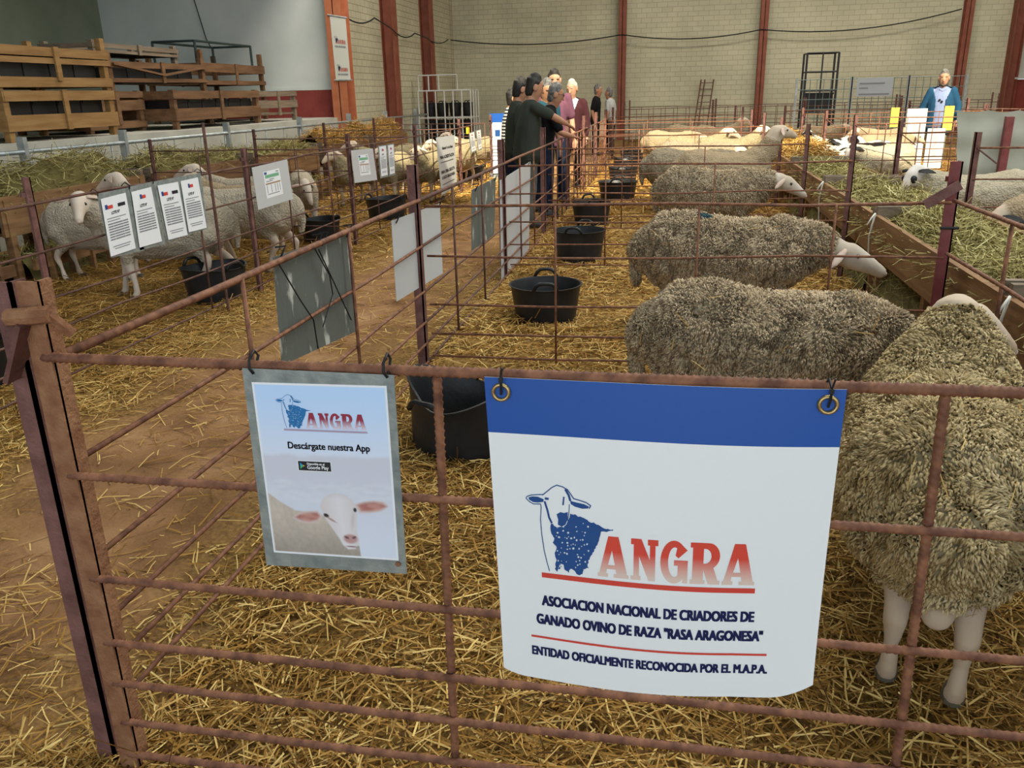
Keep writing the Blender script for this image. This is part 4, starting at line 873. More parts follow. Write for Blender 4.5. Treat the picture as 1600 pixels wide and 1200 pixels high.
for i, (x, y, r) in enumerate(((3.6, 16.0, 20), (4.2, 18.4, 160), (3.2, 20.4, 10), (6.4, 15.4, 170), (6.6, 19.0, 20))):
    sheep('sheep', 'brown ewe lost among the fences of the far right pens', (x, y, 0), math.radians(r), WOOL_TAN, .95, 1.05, (.60, .74), (.25, 0, -.4), 0, .026, 0, group='ewes in the far right pens')
# left pens
sheep('sheep', 'white ewe looking at the camera beside the leftmost lot sheet', (-4.18, 6.40, 0), math.radians(205), WOOL_SHORN, 1.04, .84, (.58, .80), (.25, 1.15, -.42), math.radians(30), .013, 0, legs=(-.02, .1, .12, -.1), ear_droop=.25, lump=.005)
sheep('sheep', 'white ewe standing behind the ewe that looks at the camera', (-5.2, 6.95, 0), math.radians(4), WOOL_SHORN, .94, .85, (.60, .80), (.25, 0, -.5), 0, .015, 0, lump=.005)
sheep('sheep', 'white ewe turned away behind the white board with the nearer notice', (-4.02, 7.45, 0), math.radians(188), WOOL_SHORN, 1.04, .92, (.60, .66), (.25, 0, -.7), 0, .014, 0, legs=(.12, -.12, .1, -.06), lump=.005)
sheep('sheep', 'cream ewe with a yellow marked neck behind the lot sheets', (-4.5, 8.42, 0), math.radians(177), WOOL_TAN, .95, .88, (.60, .82), (.25, .2, -.3), 0, .016, 0, lump=.005)
sheep('sheep', 'cream ewe showing its back above the ewe behind the notice', (-4.85, 9.15, 0), math.radians(188), WOOL_SHORN, .96, .88, (.60, .86), (.25, 0, -.3), 0, .016, 0, lump=.005)
sheep('sheep', 'white ewe with a yellow ear tag right of the nearer notice', (-4.45, 9.85, 0), math.radians(-62), WOOL_SHORN, .92, .85, (.58, .66), (.25, .3, -.9), 0, .014, 0, tag_ear=True, lump=.005)
sheep('sheep', 'white ewe with only its head above the first zinc boards', (-5.02, 7.86, 0), math.radians(184), WOOL_SHORN, .92, .85, (.58, .92), (.25, 0, -.4), 0, .016, 0, lump=.005)
for i, (x, y, r, lab) in enumerate(((-4.78, 12.5, 262, 'cream ewe in the group behind the narrow lot sheets, leftmost'), (-4.22, 12.75, 266, 'cream ewe facing the camera in the group behind the narrow lot sheets'), (-3.72, 13.0, 268, 'cream ewe in the group left of the grey cloth banner'), (-3.8, 14.9, 240, 'cream ewe behind the grey cloth banner'), (-4.55, 15.4, 20, 'cream ewe right of the grey cloth banner'), (-4.9, 14.35, 186, 'cream ewe at the back of the group by the hay'), (-4.0, 17.4, 200, 'cream ewe farthest along the left pens'))):
    sheep('sheep', lab, (x, y, 0), math.radians(r), WOOL_CREAM, .95, .95, (.60, .84), (.25, .1*i-.3, -.35), 0, .02, 0, legs=(.03, -.03, .04, -.04), lump=.005)
# ---------------------------------------------------------------- people
def skin_m(n, c): return mat(n, c, .6, (c[0]*.9, c[1]*.82, c[2]*.78), 9)
SKIN_TAN = skin_m('tanned_skin', (.42, .22, .13)); SKIN_FAIR = skin_m('fair_skin', (.44, .26, .17))
def cloth(n, c, c2=None, b=.25): return mat(n, c, .9, c2 or tuple(q*.8 for q in c), 3, b, 14, spec=.1)
HAIR_DARK = mat('dark_hair', (.012, .010, .009), .6, (.03, .026, .022), 30); HAIR_GREY = mat('grey_hair', (.06, .058, .055), .7, (.20, .19, .18), 30); HAIR_WHITE = mat('white_hair', (.32, .30, .26), .7, (.40, .38, .34), 30)
SHOE = mat('dark_shoe', (.03, .026, .024), .6); GLASS_RIM = mat('spectacle_rim', (.02, .02, .022), .3)
def person(label, loc, rz, h, shirt, trousers, hair, skin=SKIN_TAN, sleeve='short', lean=0., arms=None, hyaw=0., hpitch=0., fat=1., hairstyle='short', glasses=False, jacket=None, beard=None, vox=.013, stripes=None, collar=None, hs_=1.10, group=None, name='person'):
    """own frame: +x forward, +y to the person's left.  arms = (left, right): elbow and wrist points, or None to hang"""
    k = h/1.75; root = thing(name, label, 'person', loc, rz, group, local=True)
    def ln(p):                                         # bend the upper body forward from the hips
        x, y, z = p
        if z > .95: a = lean; dz = z-.95; x, z = x*math.cos(a)+dz*math.sin(a), .95+dz*math.cos(a)-x*math.sin(a)
        return (x*k, y*k, z*k)
    sh = [ln((0, s_*.185, 1.42)) for s_ in (1, -1)]
    A = []
    for i, s_ in enumerate((1, -1)):
        a = (arms or (None, None))[i]
        if a is None: e, w = ln((-.03, s_*.25*fat**.5, 1.13)), ln((.04, s_*.27*fat**.5, .88))
        else: e, w = tuple(q*k for q in a[0]), tuple(q*k for q in a[1])
        A.append((sh[i], e, w))
    nb = ln((.0, 0, 1.47)); hc = Vector(ln((.035, 0, 1.635)))
    hd = V(math.cos(hpitch)*math.cos(hyaw), math.cos(hpitch)*math.sin(hyaw), math.sin(hpitch)); hs = V(-math.sin(hyaw), math.cos(hyaw), 0); hu = hd.cross(hs)
    H = lambda x, y, z: tuple(hc+(hd*x+hs*y+hu*z)*k*hs_)
    R = lambda *q: tuple(x*k for x in q)
    torso = [(ln((-.005, 0, .92)), R(.165*fat, .115*fat)), (ln((0, 0, 1.05)), R(.155*fat, .115*fat)), (ln((.0, 0, 1.2)), R(.165*fat**.7, .115*fat**.7)), (ln((0, 0, 1.34)), R(.18, .11)), (ln((-.005, 0, 1.43)), R(.13, .08)), (nb, R(.065, .065)), (H(-.02, 0, -.07), R(.055, .058))]
    headl = [(q, (r_[0]*hs_, r_[1]*hs_)) for q, r_ in [(H(.02, 0, -.115), R(.045, .05)), (H(.008, 0, -.06), R(.066, .078)), (H(0, 0, 0), R(.076, .094)), (H(-.008, 0, .06), R(.075, .092)), (H(-.012, 0, .095), R(.052, .065))]]
    nose = [(H(.085, 0, .02), R(.008, .01)), (H(.108, 0, -.025), R(.014, .014))]
    legs = []
    for s_ in (1, -1): legs.append([((-.005*k, s_*.09*k, .90*k), .085*k), ((.005*k, s_*.1*k, .7*k), .072*k), ((.015*k, s_*.1*k, .5*k), .052*k), ((-.01*k, s_*.105*k, .3*k), .05*k), ((-.015*k, s_*.105*k, .09*k), .036*k)])
    feet = [[((-.04*k, s_*.105*k, .045*k), .04*k), ((.08*k, s_*.12*k, .035*k), (.042*k, .032*k)), ((.17*k, s_*.125*k, .03*k), (.036*k, .024*k))] for s_ in (1, -1)]
    la = []; fingers = []
    for S, e, w in A:
        la.append([(S, .05*k), (e, .042*k), (tuple(Vector(e).lerp(Vector(w), .3)), .043*k), (w, .026*k)])
        d = (Vector(w)-Vector(e)).normalized(); q = d.cross(V(0, 0, 1)); q = q.normalized() if q.length > .2 else V(1, 0, 0); nn = q.cross(d); W_ = Vector(w)
        fingers.append([(tuple(W_), (.024*k, .02*k)), (tuple(W_+d*.09*k), (.038*k, .014*k))])
        for j, (o, L_) in enumerate(((-.028, .066), (-.009, .078), (.010, .072), (.027, .055))):
            b_ = W_+d*.085*k+q*o*k; fingers.append([(tuple(b_), .0085*k), (tuple(b_+d*L_*.55*k-nn*.006*k), .008*k), (tuple(b_+d*L_*.85*k-nn*.024*k), .0065*k)])
        b_ = W_+d*.03*k-q*.028*k; fingers.append([(tuple(b_), .011*k), (tuple(b_+d*.035*k-q*.024*k), .009*k), (tuple(b_+d*.06*k-q*.026*k-nn*.01*k), .0075*k)])
    def flat(l): return ([p for p, _ in l], [r for _, r in l])
    me = blob([flat(l) for l in [torso, headl, nose]+legs+feet+la+fingers], .0105 if vox < .016 else vox, 3); link_mesh('body', me, skin, root)
    for s_ in (1, -1):
        MB().loft([[Vector(H(-.012+.028*math.cos(a)*r, s_*(.078+q), .005+.038*math.sin(a)*r)) for a in np.linspace(0, 2*PI, 11)[:-1]] for q, r in ((-.008, .9), (.008, 1.), (.012, .7))]).build('ear', skin, root, True, False)
        MB().ball(H(.0745, s_*.031, .022), .0085*k, 8).build('eye', EYE, root, True, False)
        MB().tube([H(.085, s_*.018, .042), H(.086, s_*.035, .047), H(.072, s_*.05, .040)], .005*k, 5).build('eyebrow', hair, root, True, False)
    MB().tube([H(.076, -.024, -.058), H(.088, 0, -.056), H(.076, .024, -.058)], .0045*k, 5).build('mouth', mat('lips', (.30, .12, .09), .6), root, True, False)
    g = 1.0
    def puff(l, d): return [(p, tuple(x+d*k for x in r) if isinstance(r, tuple) else r+d*k) for p, r in l]
    t2 = puff([(ln((-.005, 0, .86)), R(.165*fat, .12*fat))]+torso[:5], .014)
    def sleeves(d, full): return [puff([(S, .055*k), (e, .045*k)]+([(tuple(Vector(e).lerp(Vector(w), .92)), .034*k)] if full else []), d) if full else puff([(S, .058*k), (tuple(Vector(S).lerp(Vector(e), .8)), .056*k)], d) for S, e, w in A]
    m2 = blob([flat(l) for l in [t2]+sleeves(.010, sleeve == 'long')], vox+.002, 4)
    if stripes is None: o = link_mesh('shirt', m2, shirt, root)
    else: o = link_mesh('shirt', m2, stripes, root)
    v = verts_np(m2); v += normals_np(m2)*np.array([noise.noise(V(p[0]*9, p[1]*9, p[2]*5)) for p in v])[:, None]*.007; m2.vertices.foreach_set('co', v.astype(np.float32).ravel())
    tr = blob([flat(l) for l in [puff([(ln((-.005, 0, .97)), R(.155*fat, .11*fat)), (ln((0, 0, .86)), R(.16*fat, .115*fat))], .006)]+[puff([l[0], l[1], l[2], l[3], ((l[4][0][0]+.01*k, l[4][0][1], .06*k), .045*k)], .016) for l in legs]], vox+.002, 3)
    v = verts_np(tr); v += normals_np(tr)*np.array([noise.noise(V(p[0]*8, p[1]*8, p[2]*11)) for p in v])[:, None]*.010; tr.vertices.foreach_set('co', v.astype(np.float32).ravel())
    link_mesh('trousers', tr, trousers, root)
    for f in feet: link_mesh('shoe', blob([flat(puff(f, .008))], .012, 2), SHOE, root)
    if jacket:
        jt = puff([(ln((-.01, 0, .78)), R(.18*fat, .135*fat))]+torso[:5], .030)
        mj = blob([flat(l) for l in [jt]+sleeves(.022, True)], vox+.003, 4); bm = bmesh.new(); bm.from_mesh(mj)
        def opening(f):
            q = f.calc_center_median(); hw = (jacket[1]+max(0, q.z-jacket[2]*k)*.34)*k
            return q.x > .0 and f.normal.x > .2 and hw > .004 and abs(q.y) < hw
        fl_ = [f for f in bm.faces if opening(f)]
        bmesh.ops.delete(bm, geom=fl_, context='FACES'); bmesh.ops.solidify(bm, geom=bm.faces[:], thickness=.006) if False else None
        bm.to_mesh(mj); bm.free(); o = link_mesh('jacket', mj, jacket[0], root); q = o.modifiers.new('s', 'SOLIDIFY'); q.thickness = .008
    if collar: MB().tube([H(-.05, 0, -.135), H(0, .062, -.14), H(.06, .04, -.165), H(.075, 0, -.19), H(.06, -.04, -.165), H(0, -.062, -.14)], (.016*k), 6, closed=True).build('collar', collar, root, True, False)
    if hairstyle != 'none':
        hr = puff([(H(-.038, 0, -.045), R(.062*hs_, .056*hs_)), (H(-.036, 0, .02), R(.078*hs_, .066*hs_)), (H(-.018, 0, .072), R(.077*hs_, .088*hs_)), (H(-.016, 0, .104), R(.055*hs_, .068*hs_))], .006)
        link_mesh('hair', blob([flat(hr)], .010, 2), hair, root)
    if beard: link_mesh('beard', blob([flat([(H(.0, .068, -.03), .016*k), (H(.03, .06, -.08), .022*k), (H(.062, .0, -.105), .03*k), (H(.03, -.06, -.08), .022*k), (H(.0, -.068, -.03), .016*k)])], .009, 3), beard, root)
    if glasses:
        mb = MB()
        for s_ in (1, -1):
            mb.tube([H(.096, s_*(.032+.022*math.cos(a)), .02+.017*math.sin(a)) for a in np.linspace(0, 2*PI, 11)[:-1]], .0025*k, 5, closed=True); mb.tube([H(.096, s_*.054, .024), H(.06, s_*.078, .026), H(-.01, s_*.082, .02)], .0028*k, 5)
        mb.tube([H(.096, .01, .022), H(.096, -.01, .022)], .0025*k, 5); mb.build('glasses', GLASS_RIM, root, True)
    return root
def stripe_mat(name, a, b, s):
    m = bpy.data.materials.new(name); m.use_nodes = True; nt = m.node_tree; bs = nt.nodes['Principled BSDF']; tc = nt.nodes.new('ShaderNodeTexCoord'); w = nt.nodes.new('ShaderNodeTexWave'); w.bands_direction = 'Z'; w.inputs['Scale'].default_value = s
    r = nt.nodes.new('ShaderNodeValToRGB'); r.color_ramp.interpolation = 'CONSTANT'; r.color_ramp.elements[0].color = (*a, 1); r.color_ramp.elements[1].color = (*b, 1); r.color_ramp.elements[1].position = .6
    nt.links.new(tc.outputs['Object'], w.inputs[0]); nt.links.new(w.outputs['Fac'], r.inputs[0]); nt.links.new(r.outputs[0], bs.inputs['Base Color']); bs.inputs['Roughness'].default_value = .9; return m
GREENTEE = cloth('dark_green_cotton', (.040, .046, .036)); JEANS = cloth('dark_jeans', (.012, .018, .04)); GREYTRO = cloth('grey_trousers', (.12, .115, .10)); BLACKCL = cloth('black_cotton', (.010, .010, .011)); TEAL = cloth('teal_cotton', (.02, .07, .10)); PINKSH = cloth('pink_shirt', (.15, .062, .095)); MAROON = cloth('maroon_knit', (.055, .018, .022)); WHITECL = cloth('white_cotton', (.34, .38, .45)); DENIM = cloth('blue_denim', (.016, .062, .125)); CHECK = cloth('pale_blue_check', (.22, .27, .44)); KHAKI = cloth('grey_khaki', (.17, .165, .13)); GREYSH = cloth('pale_grey_cotton', (.42, .42, .40)); GREENTR = cloth('green_grey_trousers', (.10, .12, .08))
rd = math.radians
pA = person('person in a dark green T-shirt seen from behind, arm stretched over the fence', (-1.72, 10.30, 0), rd(28), 1.74, GREENTEE, GREYTRO, HAIR_DARK, lean=.10, arms=(None, ((.24, -.27, 1.31), (.42, -.23, 1.22))), hyaw=rd(-4), hpitch=rd(-14), fat=1.32)
pA['label'] = 'person in a dark green T-shirt seen from behind, arm stretched over the fence'
person('person with dark hair half hidden behind the person pointing over the fence', (-2.04, 11.25, 0), rd(25), 1.72, GREENTEE, JEANS, HAIR_DARK, lean=.08, hyaw=rd(10), hpitch=rd(-15), fat=1.1)
person('person in a black and white striped top at the left of the group', (-2.36, 12.5, 0), rd(20), 1.60, None, JEANS, HAIR_DARK, lean=.08, stripes=stripe_mat('black_white_stripes', (.012, .012, .012), (.6, .6, .58), 7))
person('grey haired person in a teal shirt looking down', (-1.76, 11.8, 0), rd(-48), 1.71, TEAL, JEANS, HAIR_GREY, lean=.12, hyaw=rd(-6), hpitch=rd(-22))
person('person in a pink shirt facing the camera at the back of the group', (-1.73, 12.8, 0), rd(-75), 1.84, PINKSH, JEANS, HAIR_DARK, SKIN_FAIR, hpitch=rd(-12), collar=PINKSH)
person('person in a black polo shirt and glasses leaning on the fence', (-1.66, 11.25, 0), rd(10), 1.66, BLACKCL, JEANS, HAIR_GREY, lean=.20, arms=(None, ((.22, -.22, 1.14), (.40, -.10, 1.08))), hyaw=rd(4), hpitch=rd(-16), glasses=True)
person('white haired person in a maroon cardigan over a white shirt', (-1.68, 14.7, 0), rd(-92), 1.72, WHITECL, BLACKCL, HAIR_WHITE, SKIN_FAIR, sleeve='long', hyaw=rd(-14), hpitch=rd(-14), jacket=(MAROON, .0, 1.12), collar=WHITECL, fat=.85, arms=(((-.02, .25, 1.14), (.06, .24, .90)), ((-.02, -.25, 1.14), (.06, -.24, .90))))
person('distant person in dark clothes, left of the two by the back wall', (-1.98, 22.6, 0), rd(-10), 1.70, BLACKCL, BLACKCL, HAIR_GREY, vox=.02, lean=.05)
person('distant person in a pale grey shirt, right of the two by the back wall', (-1.62, 23.0, 0), rd(160), 1.62, GREYSH, BLACKCL, HAIR_GREY, vox=.02, lean=.05)
pR = person('bearded person in a blue jacket standing among the far right pens', (4.98, 17.95, 0), rd(-108), 1.76, CHECK, KHAKI, HAIR_GREY, SKIN_FAIR, sleeve='long', hyaw=rd(4), hpitch=rd(-8), jacket=(DENIM, .085, 1.25), beard=mat('dark_beard', (.04, .035, .03), .8), collar=CHECK, fat=1.35, arms=(((.02, .30, 1.15), (.10, .30, .92)), ((-.03, -.30, 1.13), (.06, -.34, .93))))
MB().ball((.160, -.02, 1.27), .022, 8).ball((.160, .02, 1.24), .022, 8).build('sunglasses', GLASS_RIM, pR)

# ---------------------------------------------------------------- tubs
def tub(label, loc, r=.25, h=.30, sx=1., sy=1., rz=0., dent=0., group=None, rim=True):
    root = thing('rubber_tub', label, 'tub', loc, rz, group, local=True); n = 36; rings = []
    for rr, z in ((.80, 0), (.84, .02), (.93, .6), (.985, .93), (1.0, .97), (1.035, .985), (1.035, 1.0), (.985, 1.0), (.965, .97), (.90, .6), (.80, .06), (.02, .05)):
        ring = []
        for k in range(n):
            a = 2*PI*k/n; dz = dent*h*(math.cos(2*a)*.5) * max(0, z-.3); q = 1-dent*.5*max(0, math.cos(a-4.2))**3*z
            ring.append(V(r*rr*q*sx*math.cos(a), r*rr*q*sy*math.sin(a), h*z+dz))
        rings.append(ring)
    mb = MB(); mb.loft(rings, True); mb.build('shell', RUBBER, root, True)
    for s_ in (1, -1):
        p = []
        for t in np.linspace(-1, 1, 9):
            a = (PI/2*s_)+t*.32; lift = (1-t**4)*.055; dz = dent*h*(math.cos(2*a)*.5)*.7
            p.append(V(r*1.03*sx*math.cos(a), r*1.03*sy*math.sin(a), h*.985+lift+dz))
        MB().tube(p, .013, 7).build('handle', RUBBER, root, True, False)
    return root
tubs = [((-.93, 3.55, .0), .27, .28, 1.12, .92, -25, .55, 'squashed black rubber tub partly hidden behind the blue and white banner'), ((-.86, 5.85, 0), .255, .27, 1, 1, 8, .0, 'black rubber tub with two handles behind the first pen divider'), ((-.86, 8.15, 0), .25, .30, 1, 1, -8, .0, 'black rubber tub with upright handles, third along the aisle fence'), ((-.96, 10.5, 0), .24, .29, 1, 1, 15, 0, 'black rubber tub, fourth along the aisle fence'), ((-.80, 13.1, 0), .27, .27, 1.1, 1, 0, 0, 'black rubber tub, fifth along the aisle fence'), ((-.84, 15.2, 0), .26, .30, 1, 1, 0, .2, 'black rubber tub, sixth along the aisle fence'), ((-.9, 17.4, 0), .27, .30, 1, 1, 0, .3, 'black rubber tub, seventh along the aisle fence'), ((-.9, 19.8, 0), .27, .28, 1, 1, 0, 0, 'black rubber tub farthest along the aisle fence')]
tubs += [((-3.69, 6.27, 0), .26, .28, 1, 1, 70, .1, 'black rubber tub inside the left fence below the lot sheets'), ((-3.95, 9.12, 0), .23, .26, 1, 1, 75, .1, 'black rubber tub inside the left fence, second from the camera'), ((-3.7, 10.75, 0), .27, .30, 1, 1, 80, .1, 'black rubber tub inside the left fence, third from the camera'), ((-3.75, 15.9, 0), .27, .28, 1, 1, 80, .1, 'black rubber tub inside the left fence, farthest'), ((-4.02, 4.0, 0), .27, .30, 1, 1, 80, .1, 'black rubber tub cut by the left edge of the picture')]
for p, r, h, sx, sy, rz, dn, lab in tubs: tub(lab, (p[0], p[1], p[2]+.005), r, h, sx, sy, rd(rz), dn)

# ---------------------------------------------------------------- hay troughs
def hay_mound(name, label, x0, x1, y0, y1, zb, zt, n, L, w, par=None, seed=0, m=None, flat=.35, spill=.0):
    """loose hay: one heap nobody could count"""
    r = np.random.default_rng(seed); mb = MB(); nx, ny = 10, 16
    def top_z(x, y):
        u, v = (x-x0)/(x1-x0), (y-y0)/(y1-y0); e = np.minimum(np.minimum(u, 1-u)*3.5, 1); return zb+(zt-zb)*(e**.6)*(.72+.28*np.sin(7*v+seed)*np.cos(5*u+seed*2))
    P = np.stack([r.uniform(x0-.02, x1+.02, n), r.uniform(y0-.02, y1+.02, n)], 1); z = top_z(np.clip(P[:, 0], x0, x1), P[:, 1])+r.uniform(-.03, .05, n)
    D = r.normal(size=(n, 3)); D[:, 2] *= flat
    bv, bf, bt = blades(np.column_stack([P, z]), D, r.uniform(.5, 1.3, n)*L, r.uniform(.7, 1.3, n)*w, r.normal(size=n)*.12, np.clip(.5+r.normal(size=n)*.22, 0, 1))
    gx, gy = np.meshgrid(np.linspace(x0, x1, nx+1), np.linspace(y0, y1, ny+1)); gz = top_z(gx, gy)-.03
    k0 = len(bv); gv = np.column_stack([gx.ravel(), gy.ravel(), gz.ravel()]); i = np.arange(ny*(nx+1)).reshape(ny, nx+1)[:, :-1].ravel()
    gf = np.stack([i, i+1, i+nx+2, i+nx+1], 1)+k0
    o = link_mesh(name, np_mesh(name, np.concatenate([bv, gv]), np.concatenate([bf, gf]), None, np.concatenate([bt, np.full(len(gv), .12)])), m or HAY, None, False)
    vs = np.concatenate([bv, gv]); c = V(*((vs.min(0)+vs.max(0))/2)); c.z = vs[:, 2].min(); o.data.transform(Matrix.Translation(-c)); o.location = c
    return tag(o, label, 'hay', None, 'stuff')
def trough(label, x0, x1, y0, y1, zlo, zhi, ropes=True, m=WOOD, side=-1):
    t = thing('hay_trough', label, 'trough', ((x0+x1)/2, (y0+y1)/2, 0))
    for x in (x0, x1): MB().box((x, (y0+y1)/2, (zlo+zhi)/2), (.035, y1-y0, zhi-zlo)).build('side_board', m, t)
    for y in (y0+.02, y1-.02): MB().box(((x0+x1)/2, y, (zlo+zhi)/2+.075), (x1-x0, .045, zhi-zlo-.03)).build('end_board', WOOD_OLD, t)
    MB().box(((x0+x1)/2, (y0+y1)/2, zlo+.02), (x1-x0-.03, y1-y0-.04, .03)).build('bottom', m, t)
    for x in (x0+.03, x1-.03):
        for y in (y0+.08, (y0+y1)/2, y1-.08): MB().box((x+.035*(1 if x < (x0+x1)/2 else -1), y, zhi/2-.02), (.07, .07, zhi-.02)).build('leg', m, t)
    xx = x0+.22
    for y in np.linspace(y0+.25, y1-.25, 7): MB().box((xx, y, .17), (.06, .035, .34)).build('slat', m, t)
    MB().box((xx-.02, (y0+y1)/2, .20), (.04, y1-y0-.1, .10)).build('lower_board', m, t)
    if ropes:
        for y in (y1-.10,):
            p = [V(x0-.03, y, zhi+.02), V(x0-.05, y+.02, zhi-.15), V(x0-.035, y+.03, zhi-.36), V(x0+.0, y+.02, zhi-.42)]
            MB().tube(p, .007, 6).tube([V(x0-.03, y, zhi+.02), V(x0-.06, y-.03, zhi-.01), V(x0-.09, y-.05, zhi-.06)], .006, 6).build('rope', ROPE, t, True, False)
    return t
ty = [(1.0, 4.05), (4.1, 6.72), (6.8, 9.05), (9.15, 11.6), (11.7, 14.2), (14.3, 16.9)]
for i, (a, b) in enumerate(ty):
    trough('wooden hay trough between the pens on the right, %s from the camera' % nth[i], 1.52, 2.24, a, b, .36, .65, i < 3)
    hay_mound('hay', 'greenish hay filling the right hand trough, %s from the camera' % nth[i], 1.54, 2.22, a+.04, b-.04, .50, .70 if i < 4 else .86, (2600, 3600, 2600, 1800, 1500, 1500)[i], .26 if i < 3 else .28, .0052 if i < 2 else .0062 if i < 4 else .006, seed=i+1, m=STRAW if i > 3 else HAY)
    if i < 4: hay_mound('hay', 'loose hay spilling below the right hand trough, %s from the camera' % nth[i], 1.50, 1.95, a+.1, b-.1, .0, .34, (900, 1300, 900, 600)[i], .22, .0035 if i < 2 else .005, seed=i+21, flat=.9)
ly = [(3.4, 6.4), (6.55, 8.75), (8.9, 11.2), (11.4, 13.7), (13.9, 16.2), (16.4, 18.7)]
for i, (a, b) in enumerate(ly):
    trough('wooden hay trough along the left pens, %s from the camera' % nth[i], -5.85, -6.55, a, b, .45, .80, False, WOOD if i % 2 else CRATE_DARK)
    hay_mound('hay', 'hay heaped in the left trough, %s from the camera' % nth[i], -6.53, -5.87, a+.04, b-.04, .70, (.92, 1.12, 1.0, .9, 1.05, 1.1)[i], 1700, .26, .006, seed=i+41, m=HAY if i < 4 else STRAW)
    if i < 4: hay_mound('hay', 'loose hay below the left trough, %s from the camera' % nth[i], -6.2, -5.7, a+.1, b-.1, .0, .36, 600, .26, .006, seed=i+61, flat=.9)
mb = MB(); mb.bar(PY(1333, 316, 6.72), PY(1500, 327, 6.72), .05, .06)
# ---------------------------------------------------------------- crates on the dock
def crate(label, c, L, Wd, H, rz=0, m=CRATE, gaps=((0, .22), (.42, .62), (.78, 1.0)), posts=.12, fill=True, group=None, inside=True, diag=False):
    """slatted box pallet, long side along y"""
    t = thing('wooden_crate', label, 'crate', c, rz, group, local=True); foot = .12
    for sx_ in (-1, 1):
        for sy_ in (-1, 1): MB().box((sx_*(Wd/2-.045), sy_*(L/2-.045), (H+posts)/2), (.08, .09, H+posts)).build('corner_post', m, t)
        MB().box((sx_*(Wd/2+.035), 0, foot+(H-foot)/2), (.025, .085, H-foot+.02)).build('middle_post', m, t)
        for a, b in gaps:
            z0, z1 = foot+(H-foot)*a, foot+(H-foot)*b; MB().box((sx_*(Wd/2+.01), random.uniform(-.01, .01), (z0+z1)/2), (.022, L, z1-z0), M=Matrix.Rotation(random.uniform(-.006, .006), 3, 'X')).build('slat', m, t)
    for sy_ in (-1, 1):
        for a, b in gaps:
            z0, z1 = foot+(H-foot)*a, foot+(H-foot)*b; MB().box((0, sy_*(L/2+.01), (z0+z1)/2), (Wd+.04, .022, z1-z0)).build('slat', m, t)
    MB().box((0, 0, foot+.02), (Wd-.05, L-.05, .03)).build('bottom', m, t)
    if diag: mb = MB(); mb.bar((Wd/2+.03, -L/2+.05, H*.9), (Wd/2+.03, 0, H*.55), .03, .07, up=(1, 0, 0)); mb.bar((Wd/2+.03, 0, H*.55), (Wd/2+.03, L/2-.05, H*.9), .03, .07, up=(1, 0, 0)); mb.build('diagonal_board', m, t)
    return t
def stacked_boxes(label, c, nx_, ny_, dx, dy, h):
    for i in range(nx_):
        for j in range(ny_):
            t = thing('plastic_box', label, 'box', (c[0]+(i-(nx_-1)/2)*dx, c[1]+(j-(ny_-1)/2)*dy, c[2]), 0, label, local=True)
            mb = MB(); w_, l_ = dx*.94, dy*.94
            for s_ in (-1, 1): mb.box((s_*w_/2, 0, h/2), (.02, l_, h)).box((0, s_*l_/2, h/2), (w_, .02, h))
            mb.box((0, 0, .01), (w_, l_, .02)); mb.build('shell', BLACK_PLASTIC, t)
            MB().box((w_/2+.012, 0, h-.02), (.02, l_*.9, .03)).build('rim', BLACK_PLASTIC, t)
DZ = 1.155
crate('pine crate at the bottom of the stack nearest the camera on the dock', (-8.25, 10.02, DZ), 2.05, 1.2, .58, m=CRATE, gaps=((0, .40), (.74, 1.0)), posts=.0)
crate('pine crate on top of the stack nearest the camera on the dock', (-8.25, 10.0, DZ+.585), 2.1, 1.2, .50, m=CRATE, gaps=((-.22, .08), (.50, .68), (.72, 1.0)), posts=.16)
stacked_boxes('black plastic box inside the lower crate nearest the camera', (-8.25, 10.02, DZ+.16), 2, 4, .5, .46, .3)
stacked_boxes('black plastic box inside the upper crate nearest the camera', (-8.25, 10.0, DZ+.745), 2, 4, .5, .46, .28)
crate('dark wooden crate between the nearest stack and the brown crate on the dock', (-8.78, 11.85, DZ), 1.35, 1.2, .58, m=CRATE_DARK, gaps=((-.15, .05), (.40, .72), (.80, 1)), posts=.01)
crate('dark wooden crate with diagonal boards resting on the lower crates of the dock', (-8.98, 13.42, DZ+.60), 2.75, 1.3, .42, m=CRATE_DARK, gaps=((0, .2), (.70, 1.0)), diag=True, posts=.12)
crate('small weathered crate topping the dark crate with diagonal boards', (-9.1, 13.35, DZ+1.03), 2.3, .9, .26, m=WOOD_OLD, gaps=((.0, .3), (.5, 1)), posts=.04)
crate('brown crate in front of the dark crates near the middle of the dock', (-8.22, 14.0, DZ), 2.85, 1.1, .575, m=CRATE_DARK, posts=.015, gaps=((0.02, .42), (.74, 1.0)))
crate('brown crate with upright posts resting before the white recess wall', (-9.65, 17.3, DZ+.60), 2.6, 1.2, .52, m=CRATE_DARK, gaps=((0, .2), (.58, 1.0)), posts=.24)
crate('plain crate supporting the crate with upright posts', (-9.65, 17.3, DZ), 2.6, 1.2, .58, m=CRATE_DARK, posts=.01)
crate('grey weathered crate at the far end of the dock', (-8.3, 16.45, DZ), 1.75, 1.05, .56, m=WOOD_OLD, gaps=((.3, .62), (.80, 1.0)), posts=.02)
stacked_boxes('black plastic box inside the brown crate in the middle of the dock', (-8.22, 14.0, DZ+.16), 2, 6, .46, .44, .28)
stacked_boxes('black plastic box inside the crate with diagonal boards', (-8.98, 13.42, DZ+.76), 2, 5, .5, .48, .24)
gf = thing('steel_frame', 'dark green tube frame standing on the crates by the white wall', 'frame', (-9.65, 17.25, DZ+1.12))
fx0, fx1, fy0, fy1, fz = -10.1, -9.2, 16.1, 18.4, 2.68
